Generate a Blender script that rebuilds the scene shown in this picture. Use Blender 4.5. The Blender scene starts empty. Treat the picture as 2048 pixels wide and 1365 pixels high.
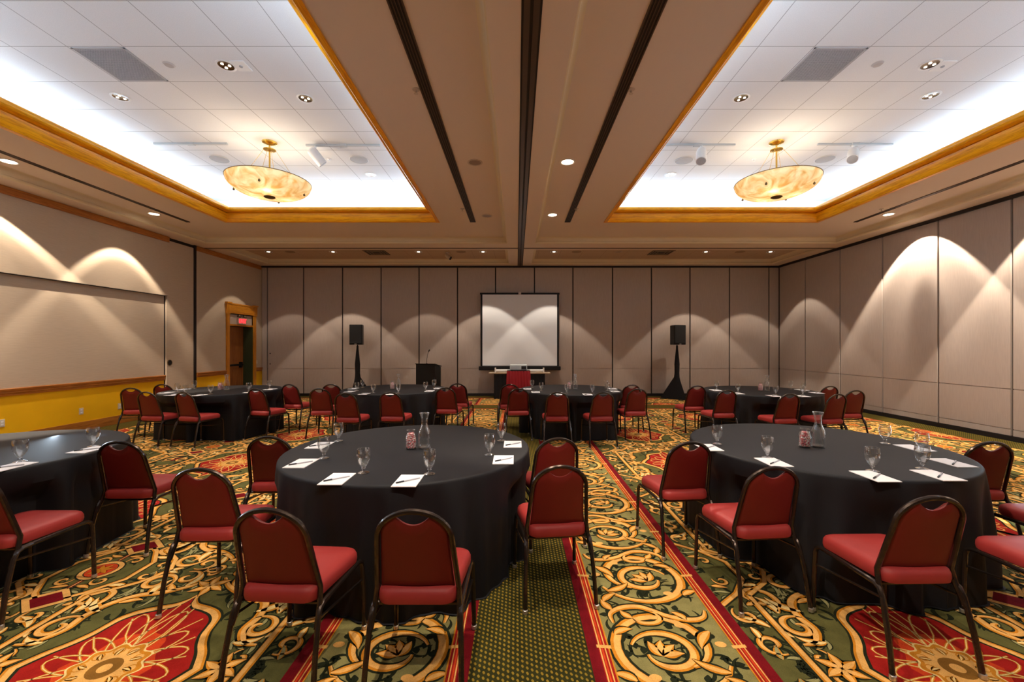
import bpy, math, random
from mathutils import Vector, Matrix
random.seed(7)
S = bpy.context.scene
COL = S.collection
PI = math.pi
CX = 0.11            # centre line of the room
H_CAM = 1.55
Z_SOF = 4.115        # plaster soffit
Z_BEAM = 3.97        # beams and wall tops
Z_TILE = 4.80        # tiled tray ceilings
Y_BACK = 12.88
Y_NEAR = -3.6
XL, XR = -7.775, 7.995

# ------------------------------------------------------------------ materials
def nt(m):
    m.use_nodes = True
    n = m.node_tree
    return n, n.nodes['Principled BSDF']

def srgb(r, g, b):
    f = lambda c: (c/255/12.92) if c/255 <= .04045 else ((c/255+.055)/1.055)**2.4
    return (f(r), f(g), f(b))

def mat(name, col, rough=.6, metal=0., spec=.5, trans=0., ior=1.45, emit=None, estr=0., sheen=0., coat=0.,
        noise=None, bump=None, coords='Object'):
    m = bpy.data.materials.new(name)
    t, p = nt(m)
    p.inputs['Base Color'].default_value = (*col, 1)
    p.inputs['Roughness'].default_value = rough
    p.inputs['Metallic'].default_value = metal
    p.inputs['Specular IOR Level'].default_value = spec
    p.inputs['Transmission Weight'].default_value = trans
    p.inputs['IOR'].default_value = ior
    p.inputs['Sheen Weight'].default_value = sheen
    p.inputs['Coat Weight'].default_value = coat
    if emit:
        p.inputs['Emission Color'].default_value = (*emit, 1)
        p.inputs['Emission Strength'].default_value = estr
    if noise or bump:
        tc = t.nodes.new('ShaderNodeTexCoord')
    if noise:                      # (scale, amount, stretch)
        sc, am, st = noise
        mp = t.nodes.new('ShaderNodeMapping'); mp.inputs['Scale'].default_value = st
        t.links.new(tc.outputs[coords], mp.inputs[0])
        nz = t.nodes.new('ShaderNodeTexNoise'); nz.inputs['Scale'].default_value = sc
        nz.inputs['Detail'].default_value = 3
        t.links.new(mp.outputs[0], nz.inputs['Vector'])
        mr = t.nodes.new('ShaderNodeMapRange'); mr.inputs[1].default_value = .3; mr.inputs[2].default_value = .7
        mr.inputs[3].default_value = 1-am; mr.inputs[4].default_value = 1+am
        t.links.new(nz.outputs[0], mr.inputs[0])
        mx = t.nodes.new('ShaderNodeVectorMath'); mx.operation = 'SCALE'
        mx.inputs[0].default_value = col
        t.links.new(mr.outputs[0], mx.inputs['Scale'])
        t.links.new(mx.outputs[0], p.inputs['Base Color'])
    if bump:
        sc, stg = bump
        nz2 = t.nodes.new('ShaderNodeTexNoise'); nz2.inputs['Scale'].default_value = sc
        t.links.new(tc.outputs[coords], nz2.inputs['Vector'])
        b = t.nodes.new('ShaderNodeBump'); b.inputs['Strength'].default_value = stg; b.inputs['Distance'].default_value = .002
        t.links.new(nz2.outputs[0], b.inputs['Height'])
        t.links.new(b.outputs[0], p.inputs['Normal'])
    return m

def wood(name, c1, c2, rough=.35, sc=1.):
    m = bpy.data.materials.new(name)
    t, p = nt(m)
    uv = t.nodes.new('ShaderNodeUVMap'); uv.uv_map = 'UVMap'
    mp = t.nodes.new('ShaderNodeMapping'); mp.inputs['Scale'].default_value = (1.3*sc, 22*sc, 1)
    t.links.new(uv.outputs[0], mp.inputs[0])
    nz = t.nodes.new('ShaderNodeTexNoise'); nz.inputs['Scale'].default_value = 1.6; nz.inputs['Detail'].default_value = 6
    nz.inputs['Distortion'].default_value = 1.4
    t.links.new(mp.outputs[0], nz.inputs['Vector'])
    nf = t.nodes.new('ShaderNodeTexNoise'); nf.inputs['Scale'].default_value = 9; nf.inputs['Detail'].default_value = 3
    t.links.new(mp.outputs[0], nf.inputs['Vector'])
    mx0 = t.nodes.new('ShaderNodeMix'); mx0.inputs[0].default_value = .35
    t.links.new(nz.outputs[0], mx0.inputs[2]); t.links.new(nf.outputs[0], mx0.inputs[3])
    cr = t.nodes.new('ShaderNodeValToRGB')
    cr.color_ramp.elements[0].position = .38; cr.color_ramp.elements[0].color = (*c2, 1)
    cr.color_ramp.elements[1].position = .58; cr.color_ramp.elements[1].color = (*c1, 1)
    t.links.new(mx0.outputs[0], cr.inputs[0])
    t.links.new(cr.outputs[0], p.inputs['Base Color'])
    p.inputs['Roughness'].default_value = rough
    return m

M = {}
M['soffit'] = mat('soffit_paint', (.70, .60, .52), .75, bump=(60, .15))
M['cove_paint'] = mat('cove_paint', (.70, .60, .42), .6)
M['white'] = mat('white_paint', (.85, .86, .88), .8)
M['panel'] = mat('panel_fabric', (.44, .37, .32), .9, sheen=.0, noise=(3, .05, (40, 40, 2)), bump=(500, .3))
M['panel_left'] = mat('wall_vinyl', (.51, .41, .30), .9, noise=(3, .05, (40, 2, 40)), bump=(500, .3))
M['gap'] = mat('dark_gap', (.012, .008, .008), .6)
M['yellow'] = mat('yellow_paint', (.86, .47, .0005), .6, noise=(2, .06, (1, 1, 1)))
M['oak'] = wood('honey_oak', (.98, .46, .006), (.68, .25, .003))
M['oak_trim'] = wood('warm_oak', (.47, .175, .03), (.29, .09, .014))
M['oak_door'] = wood('door_oak', (.36, .13, .03), (.24, .075, .018), .35, .5)
M['oak_case'] = wood('casing_oak', (.66, .27, .018), (.44, .15, .008))
M['track_grey'] = mat('track_enamel', (.50, .52, .53), .4)
M['green'] = mat('green_paint', (.045, .06, .025), .5)
M['black_metal'] = mat('black_metal', (.008, .008, .009), .5, spec=.3)
M['track_metal'] = mat('bronze_track', (.10, .07, .055), .4, .6)
M['frame'] = mat('dark_bronze_tube', (.045, .032, .026), .26, .75, coat=.3)
M['glide'] = mat('glide_metal', (.55, .5, .45), .3, .8)
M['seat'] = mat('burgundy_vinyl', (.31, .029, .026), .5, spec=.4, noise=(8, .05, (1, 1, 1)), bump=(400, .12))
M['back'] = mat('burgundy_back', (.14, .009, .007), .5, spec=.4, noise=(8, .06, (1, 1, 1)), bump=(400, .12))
M['cloth'] = mat('black_cloth', (.0058, .0058, .0080), .64, spec=.36, bump=(300, .15))
M['tabletop'] = mat('table_board', (.3, .2, .12), .5)
def clear_shell(name, lo, hi):
    m = bpy.data.materials.new(name); m.use_nodes = True; t = m.node_tree; t.nodes.clear()
    o = t.nodes.new('ShaderNodeOutputMaterial'); a = t.nodes.new('ShaderNodeBsdfTransparent'); a.inputs[0].default_value = (.96, .97, .97, 1)
    g = t.nodes.new('ShaderNodeBsdfGlossy'); g.inputs['Roughness'].default_value = .06; g.inputs[0].default_value = (1, 1, 1, 1)
    lw = t.nodes.new('ShaderNodeLayerWeight'); lw.inputs[0].default_value = .45
    mr = t.nodes.new('ShaderNodeMapRange'); mr.inputs[3].default_value = lo; mr.inputs[4].default_value = hi
    x = t.nodes.new('ShaderNodeMixShader')
    t.links.new(lw.outputs['Facing'], mr.inputs[0]); t.links.new(mr.outputs[0], x.inputs[0]); t.links.new(a.outputs[0], x.inputs[1]); t.links.new(g.outputs[0], x.inputs[2]); t.links.new(x.outputs[0], o.inputs[0])
    return m
M['shell'] = clear_shell('clear_glass_wall', .03, .55)
M['solid'] = clear_shell('clear_glass_foot', .14, .75)
M['paper'] = mat('white_paper', (.80, .78, .80), .7)
M['pen_black'] = mat('pen_black', (.01, .01, .012), .35)
M['pen_clear'] = mat('pen_grey', (.38, .38, .42), .3)
M['candy_pink'] = mat('candy_pink', (.62, .12, .14), .35)
M['candy_white'] = mat('candy_white', (.85, .72, .70), .35)
M['detector'] = mat('detector_grey', (.50, .47, .46), .6)
M['brass'] = mat('polished_brass', (.75, .48, .10), .25, .9)
M['dark_brass'] = mat('dark_brass', (.16, .11, .05), .4, .7)
M['chrome'] = mat('chrome', (.20, .18, .165), .18, 1.)
M['tray_lamp'] = mat('small_lit_lamp', (1, .9, .8), .4, emit=(1, .86, .70), estr=2.5)
M['lamp_white'] = mat('white_enamel', (.80, .80, .80), .35)
M['grey_grille'] = mat('grey_grille', (.40, .41, .44), .6, noise=(500, .5, (1, 1, 1)))
M['speaker_grille'] = mat('pale_grille', (.46, .47, .49), .7)
M['bulb'] = mat('lit_lens', (1, .9, .75), .4, emit=(1, .80, .58), estr=14)
M['dim_lens'] = mat('unlit_lens', (.25, .17, .11), .3)
M['screen'] = mat('matte_white_screen', (.73, .76, .79), .75)
M['red_cloth'] = mat('red_skirt', (.30, .003, .008), .7)
M['cream'] = mat('cream_laminate', (.55, .42, .30), .4)
M['device'] = mat('pale_plastic', (.50, .55, .55), .4)
M['exit_red'] = mat('exit_red_lit', (.8, .02, .02), .5, emit=(1, .03, .04), estr=2.2)
M['sign_white'] = mat('sign_housing', (.55, .45, .36), .5)
M['grey_plastic'] = mat('beige_plate', (.60, .53, .42), .4)

# alabaster bowl glass: lets the bulbs inside shine through
m = bpy.data.materials.new('alabaster_glass'); M['alabaster'] = m
m.use_nodes = True; t = m.node_tree; t.nodes.clear()
o = t.nodes.new('ShaderNodeOutputMaterial')
tc = t.nodes.new('ShaderNodeTexCoord')
nz = t.nodes.new('ShaderNodeTexNoise'); nz.inputs['Scale'].default_value = 5; nz.inputs['Detail'].default_value = 6; nz.inputs['Distortion'].default_value = 1.2
t.links.new(tc.outputs['Object'], nz.inputs['Vector'])
cr = t.nodes.new('ShaderNodeValToRGB')
cr.color_ramp.elements[0].position = .36; cr.color_ramp.elements[0].color = (.72, .53, .27, 1)
cr.color_ramp.elements[1].position = .60; cr.color_ramp.elements[1].color = (.95, .89, .72, 1)
t.links.new(nz.outputs[0], cr.inputs[0])
d = t.nodes.new('ShaderNodeBsdfDiffuse'); tr = t.nodes.new('ShaderNodeBsdfTranslucent')
t.links.new(cr.outputs[0], d.inputs[0]); t.links.new(cr.outputs[0], tr.inputs[0])
mx = t.nodes.new('ShaderNodeMixShader'); mx.inputs[0].default_value = .72
t.links.new(d.outputs[0], mx.inputs[1]); t.links.new(tr.outputs[0], mx.inputs[2]); t.links.new(mx.outputs[0], o.inputs[0])

# suspended tile ceiling: 0.61 m grid
def tile_material(name, ox, oy, base, line, grid=.61):
    m = bpy.data.materials.new(name); t, p = nt(m)
    g = t.nodes.new('ShaderNodeNewGeometry')
    sx = t.nodes.new('ShaderNodeSeparateXYZ'); t.links.new(g.outputs['Position'], sx.inputs[0])
    def mth(op, a, b=None):
        n = t.nodes.new('ShaderNodeMath'); n.operation = op
        for i, v in enumerate((a, b)):
            if v is None: continue
            if isinstance(v, (int, float)): n.inputs[i].default_value = v
            else: t.links.new(v, n.inputs[i])
        return n.outputs[0]
    ds = []
    for k, of in ((0, ox), (1, oy)):
        a = mth('DIVIDE', mth('SUBTRACT', sx.outputs[k], of), grid)
        fr = mth('FRACT', mth('ADD', a, 100.5))
        ds.append(mth('ABSOLUTE', mth('SUBTRACT', fr, .5)))
    dm = mth('MINIMUM', ds[0], ds[1])
    lm = mth('LESS_THAN', dm, .007)
    nz = t.nodes.new('ShaderNodeTexNoise'); nz.inputs['Scale'].default_value = 160; nz.inputs['Detail'].default_value = 2
    t.links.new(g.outputs['Position'], nz.inputs['Vector'])
    mr = t.nodes.new('ShaderNodeMapRange'); mr.inputs[1].default_value = .3; mr.inputs[2].default_value = .7; mr.inputs[3].default_value = .93; mr.inputs[4].default_value = 1.04
    t.links.new(nz.outputs[0], mr.inputs[0])
    sc = t.nodes.new('ShaderNodeVectorMath'); sc.operation = 'SCALE'; sc.inputs[0].default_value = base
    t.links.new(mr.outputs[0], sc.inputs['Scale'])
    mx = t.nodes.new('ShaderNodeMix'); mx.data_type = 'RGBA'; mx.inputs[7].default_value = (*line, 1)
    t.links.new(lm, mx.inputs[0]); t.links.new(sc.outputs[0], mx.inputs[6])
    t.links.new(mx.outputs[2], p.inputs['Base Color'])
    p.inputs['Roughness'].default_value = .9
    return m
M['tile_l'] = tile_material('ceiling_tile_left', -2.447, 4.592, (.76, .775, .80), (.36, .365, .38))
M['tile_r'] = tile_material('ceiling_tile_right', 2.630, 4.592, (.76, .775, .80), (.36, .365, .38))
M['tile_b'] = tile_material('ceiling_tile_back', -2.447, 10.95, (.52, .39, .28), (.36, .26, .18))

# carpet: yarn colours, all with the same pile grain
def yarn(name, col, dotted=False, amt=.22):
    m = bpy.data.materials.new(name); t, p = nt(m)
    g = t.nodes.new('ShaderNodeNewGeometry')
    nz = t.nodes.new('ShaderNodeTexNoise'); nz.inputs['Scale'].default_value = 260; nz.inputs['Detail'].default_value = 2
    t.links.new(g.outputs['Position'], nz.inputs['Vector'])
    n2 = t.nodes.new('ShaderNodeTexNoise'); n2.inputs['Scale'].default_value = 14; n2.inputs['Detail'].default_value = 2
    t.links.new(g.outputs['Position'], n2.inputs['Vector'])
    ad = t.nodes.new('ShaderNodeMath'); ad.operation = 'ADD'
    t.links.new(nz.outputs[0], ad.inputs[0]); t.links.new(n2.outputs[0], ad.inputs[1])
    mr = t.nodes.new('ShaderNodeMapRange'); mr.inputs[1].default_value = .7; mr.inputs[2].default_value = 1.3
    mr.inputs[3].default_value = 1-amt; mr.inputs[4].default_value = 1+amt
    t.links.new(ad.outputs[0], mr.inputs[0])
    sc = t.nodes.new('ShaderNodeVectorMath'); sc.operation = 'SCALE'; sc.inputs[0].default_value = col
    t.links.new(mr.outputs[0], sc.inputs['Scale'])
    out = sc.outputs[0]
    if dotted:
        sx = t.nodes.new('ShaderNodeSeparateXYZ'); t.links.new(g.outputs['Position'], sx.inputs[0])
        def mth(op, a, b=None):
            n = t.nodes.new('ShaderNodeMath'); n.operation = op
            for i, v in enumerate((a, b)):
                if v is None: continue
                if isinstance(v, (int, float)): n.inputs[i].default_value = v
                else: t.links.new(v, n.inputs[i])
            return n.outputs[0]
        a = mth('SINE', mth('MULTIPLY', sx.outputs[0], 2*PI/.023))
        b = mth('SINE', mth('MULTIPLY', mth('ADD', sx.outputs[1], mth('MULTIPLY', sx.outputs[0], .5)), 2*PI/.033))
        c = mth('ADD', a, b)
        mk = t.nodes.new('ShaderNodeMapRange'); mk.inputs[1].default_value = .45; mk.inputs[2].default_value = 1.1
        t.links.new(c, mk.inputs[0])
        mx = t.nodes.new('ShaderNodeMix'); mx.data_type = 'RGBA'; mx.inputs[7].default_value = (.27, .18, .022, 1)
        t.links.new(mk.outputs[0], mx.inputs[0]); t.links.new(out, mx.inputs[6])
        out = mx.outputs[2]
    t.links.new(out, p.inputs['Base Color'])
    b = t.nodes.new('ShaderNodeBump'); b.inputs['Strength'].default_value = .5; b.inputs['Distance'].default_value = .003
    t.links.new(nz.outputs[0], b.inputs['Height']); t.links.new(b.outputs[0], p.inputs['Normal'])
    p.inputs['Roughness'].default_value = 1; p.inputs['Specular IOR Level'].default_value = .1
    return m
YARN = [('olive', (.105, .100, .030)), ('tan', (.80, .43, .12)), ('orange', (.60, .23, .018)), ('red', (.34, .014, .010)),
        ('cream', (.85, .62, .25)), ('ink', (.018, .022, .010)), ('sage', (.34, .31, .13)), ('darkred', (.17, .006, .010)),
        ('bright', (.60, .06, .014)), ('brown', (.24, .11, .018)), ('lane', (.24, .215, .078))]
YI = {n: i for i, (n, c) in enumerate(YARN)}
YM = [yarn('carpet_'+n, c) for n, c in YARN] + [yarn('carpet_dotted', (.030, .030, .008), True)]
YI['dotted'] = len(YARN)

# ------------------------------------------------------------------ mesh helpers
class MB:
    def __init__(s): s.v = []; s.f = []; s.uv = []; s.m = []
    def add(s, vs, fs, mi=0, uvs=None):
        o = len(s.v); s.v += [tuple(v) for v in vs]
        for k, f in enumerate(fs):
            s.f.append(tuple(i+o for i in f)); s.m.append(mi)
            s.uv.append(uvs[k] if uvs else [(0, 0)]*len(f))
        return s
    def box(s, x0, x1, y0, y1, z0, z1, mi=0):
        vs = [(x0,y0,z0),(x1,y0,z0),(x1,y1,z0),(x0,y1,z0),(x0,y0,z1),(x1,y0,z1),(x1,y1,z1),(x0,y1,z1)]
        fs = [(0,3,2,1),(4,5,6,7),(0,1,5,4),(1,2,6,5),(2,3,7,6),(3,0,4,7)]
        d = (abs(x1-x0), abs(y1-y0), abs(z1-z0)); L = d.index(max(d)); o = [k for k in range(3) if k != L]
        uvs = [[(vs[i][L], vs[i][o[0]]+vs[i][o[1]]) for i in f] for f in fs]
        return s.add(vs, fs, mi, uvs)
    def obox(s, c, rx, ry, rz, mat3, mi=0):
        vs = []
        for dz in (-1, 1):
            for dx, dy in ((-1,-1),(1,-1),(1,1),(-1,1)):
                vs.append(Vector(c) + mat3 @ Vector((dx*rx, dy*ry, dz*rz)))
        return s.add(vs, [(0,3,2,1),(4,5,6,7),(0,1,5,4),(1,2,6,5),(2,3,7,6),(3,0,4,7)], mi)
    def tube(s, pts, r, n=8, mi=0, closed=False):
        pts = [Vector(p) for p in pts]; N = len(pts)
        rs = r if isinstance(r, (list, tuple)) else [r]*N
        ref = None; vs = []
        for i, p in enumerate(pts):
            if closed: tg = pts[(i+1) % N]-pts[i-1]
            else: tg = pts[min(i+1, N-1)]-pts[max(i-1, 0)]
            tg.normalize()
            if ref is None:
                a = Vector((0,0,1)) if abs(tg.z) < .9 else Vector((1,0,0))
                ref = (a-tg*a.dot(tg)).normalized()
            else: ref = (ref-tg*ref.dot(tg)).normalized()
            b = tg.cross(ref)
            for k in range(n):
                an = 2*PI*k/n
                vs.append(p+(ref*math.cos(an)+b*math.sin(an))*rs[i])
        fs = []
        for i in range(N if closed else N-1):
            j = (i+1) % N
            for k in range(n):
                fs.append((i*n+k, i*n+(k+1) % n, j*n+(k+1) % n, j*n+k))
        if not closed:
            fs.append(tuple(range(n-1, -1, -1))); fs.append(tuple((N-1)*n+k for k in range(n)))
        return s.add(vs, fs, mi)
    def cyl(s, p0, p1, r, n=16, mi=0, r1=None):
        return s.tube([p0, p1], [r, r if r1 is None else r1], n, mi)
    def lathe(s, prof, n=24, c=(0,0,0), mi=0, cap0=True, cap1=True):
        vs = []; N = len(prof)
        for r, z in prof:
            for k in range(n):
                a = 2*PI*k/n
                vs.append((c[0]+r*math.cos(a), c[1]+r*math.sin(a), c[2]+z))
        fs = []
        for i in range(N-1):
            for k in range(n):
                fs.append((i*n+k, i*n+(k+1) % n, (i+1)*n+(k+1) % n, (i+1)*n+k))
        if cap0: fs.append(tuple(range(n-1, -1, -1)))
        if cap1: fs.append(tuple((N-1)*n+k for k in range(n)))
        return s.add(vs, fs, mi)
    def loft(s, rings, mi=0, cap0=True, cap1=True):
        n = len(rings[0]); vs = [p for r in rings for p in r]; fs = []
        for i in range(len(rings)-1):
            for k in range(n):
                fs.append((i*n+k, i*n+(k+1) % n, (i+1)*n+(k+1) % n, (i+1)*n+k))
        if cap0: fs.append(tuple(range(n-1, -1, -1)))
        if cap1: fs.append(tuple((len(rings)-1)*n+k for k in range(n)))
        return s.add(vs, fs, mi)
    def sweep_rect(s, x0, x1, y0, y1, prof, mi=0):
        """profile (inward offset, z) swept round a rectangle with mitred corners"""
        n = len(prof); cs = [(x0,y0,1,1),(x1,y0,-1,1),(x1,y1,-1,-1),(x0,y1,1,-1)]; vs = []
        for cx, cy, sx, sy in cs:
            for o, z in prof: vs.append((cx+sx*o, cy+sy*o, z))
        acc = [0]
        for i in range(1, n): acc.append(acc[-1]+math.dist(prof[i], prof[i-1]))
        fs = []; uvs = []
        for c in range(4):
            d = (c+1) % 4
            ax = 0 if c in (0, 2) else 1
            for i in range(n-1):
                f = (c*n+i, d*n+i, d*n+i+1, c*n+i+1)
                fs.append(f)
                uvs.append([(vs[q][ax]+3*c, acc[(i, i, i+1, i+1)[k]]+.7*c) for k, q in enumerate(f)])
        return s.add(vs, fs, mi, uvs)
    def build(s, name, mats, parent=None, smooth=False, bevel=0.):
        me = bpy.data.meshes.new(name)
        me.from_pydata([tuple(v) for v in s.v], [], s.f)
        uvl = me.uv_layers.new(name='UVMap')
        flat = [c for f in s.uv for p in f for c in p]
        if len(flat) == len(uvl.data)*2: uvl.data.foreach_set('uv', flat)
        if not isinstance(mats, (list, tuple)): mats = [mats]
        for mm in mats: me.materials.append(mm)
        me.polygons.foreach_set('material_index', s.m)
        if smooth:
            me.polygons.foreach_set('use_smooth', [True]*len(me.polygons))
        me.update()
        if smooth:
            me.set_sharp_from_angle(angle=math.radians(38))
        ob = bpy.data.objects.new(name, me); COL.objects.link(ob)
        if parent: ob.parent = parent
        if bevel:
            b = ob.modifiers.new('bevel', 'BEVEL'); b.width = bevel; b.segments = 2; b.limit_method = 'ANGLE'
        return ob

def tag(o, label, cat, group=None):
    o['label'] = label; o['category'] = cat
    if group: o['group'] = group
    return o
def struct(o): o['kind'] = 'structure'; return o
def empty(name, loc=(0,0,0), rz=0., label=None, cat=None, group=None):
    o = bpy.data.objects.new(name, None); COL.objects.link(o)
    o.empty_display_size = .05; o.location = loc; o.rotation_euler = (0, 0, rz)
    if label: tag(o, label, cat, group)
    return o
def dup(root, loc, rz, label, group=None):
    def rec(o, par):
        c = o.copy(); COL.objects.link(c); c.parent = par
        for ch in KIDS.get(o.name, []): rec(ch, c)
        return c
    c = rec(root, None); c.location = loc; c.rotation_euler = (0, 0, rz); c['label'] = label
    if group: c['group'] = group
    return c
KIDS = {}
def index_kids(root):
    def rec(o):
        KIDS[o.name] = [c for c in bpy.data.objects if c.parent == o]
        for c in KIDS[o.name]: rec(c)
    rec(root)

# ------------------------------------------------------------------ carpet
class Art:
    """flat carpet drawing: ribbons and convex patches, layer gives the order of the yarn fields"""
    DZ = .0002
    def __init__(s): s.items = []
    def ribbon(s, pts, w, col, layer, closed=False):
        N = len(pts)
        ws = w if isinstance(w, (list, tuple)) else [w]*N
        L = []; R = []
        for i in range(N):
            if closed: a, b = pts[i-1], pts[(i+1) % N]
            else: a, b = pts[max(i-1, 0)], pts[min(i+1, N-1)]
            dx, dy = b[0]-a[0], b[1]-a[1]; l = math.hypot(dx, dy) or 1e-6
            nx, ny = -dy/l, dx/l; h = ws[i]/2
            L.append((pts[i][0]+nx*h, pts[i][1]+ny*h)); R.append((pts[i][0]-nx*h, pts[i][1]-ny*h))
        vs = L+R; fs = [(i, i+1, N+i+1, N+i) for i in range(N-1)]
        if closed: fs.append((N-1, 0, N, 2*N-1))
        s.items.append((vs, fs, YI[col], layer))
    def poly(s, pts, col, layer, centre=None):
        if centre is None: s.items.append((list(pts), [tuple(range(len(pts)))], YI[col], layer))
        else:
            n = len(pts); s.items.append(([centre]+list(pts), [(0, 1+i, 1+(i+1) % n) for i in range(n)], YI[col], layer))
    def rect(s, x0, x1, y0, y1, col, layer): s.poly([(x0,y0),(x1,y0),(x1,y1),(x0,y1)], col, layer)
    def disc(s, x, y, r, col, layer, n=20, sy=1.):
        s.poly([(x+r*math.cos(2*PI*k/n), y+sy*r*math.sin(2*PI*k/n)) for k in range(n)], col, layer)
    @staticmethod
    def smooth(p, m=5):
        if len(p) > 14: return p
        q = []
        for i in range(len(p)-1):
            a, b, c, d = p[max(i-1, 0)], p[i], p[i+1], p[min(i+2, len(p)-1)]
            for k in range(m):
                t = k/m
                q.append(tuple(.5*((2*b[j])+(-a[j]+c[j])*t+(2*a[j]-5*b[j]+4*c[j]-d[j])*t*t+(-a[j]+3*b[j]-3*c[j]+d[j])*t**3) for j in (0, 1)))
        return q+[p[-1]]
    def stroke(s, pts, w, layer=3, main='tan', core='orange', edge='ink', taper=True, closed=False):
        if taper: pts = s.smooth(pts)
        N = len(pts)
        tp = [1. if not taper else min(1, .25+3.2*min(i, N-1-i)/N) for i in range(N)]
        s.ribbon(pts, [w*t*1.55+.006 for t in tp], edge, layer, closed)
        s.ribbon(pts, [w*t*1.08 for t in tp], core, layer+1, closed)
        off = .13*w
        q = []
        for i in range(N):
            a, b = pts[max(i-1, 0)], pts[min(i+1, N-1)]
            dx, dy = b[0]-a[0], b[1]-a[1]; l = math.hypot(dx, dy) or 1e-6
            q.append((pts[i][0]-dy/l*off, pts[i][1]+dx/l*off))
        s.ribbon(q, [w*t*.68 for t in tp], main, layer+2, closed)
    def leaf(s, x, y, ang, ln, w, bend=.5, main='tan', core='orange', edge='ink', layer=3):
        n = 9; pts = []; a = ang; px, py = x, y
        for i in range(n):
            pts.append((px, py)); a += bend/n; px += math.cos(a)*ln/(n-1); py += math.sin(a)*ln/(n-1)
        pr = [math.sin(PI*min(1, (i/(n-1))**.75*1.))*1. for i in range(n)]; pr[0] = .25; pr[-1] = .04
        s.ribbon(pts, [w*p*1.4+.005 for p in pr], edge, layer)
        s.ribbon(pts, [w*p for p in pr], core, layer+1)
        s.ribbon(pts, [w*p*.55 for p in pr], main, layer+2)
    def spiral(s, cx, cy, r, a0, turns, hand=1, w=.03, layer=3, r1=.22, n=None, **k):
        n = n or int(14+26*turns); pts = []
        for i in range(n):
            u = i/(n-1); rr = r*(1-(1-r1)*u**.85); a = a0+hand*2*PI*turns*u
            pts.append((cx+rr*math.cos(a), cy+rr*math.sin(a)))
        s.stroke(pts, w, layer, **k)
        return pts
    def mirrored(s, base, fx, fy):
        for vs, fs, c, l in base.items:
            s.items.append(([(fx*x, fy*y) for x, y in vs], fs, c, l))
    def stamp(s, base, ox, oy, sx=1, sy=1):
        for vs, fs, c, l in base.items:
            s.items.append(([(sx*x+ox, sy*y+oy) for x, y in vs], fs, c, l))

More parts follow.
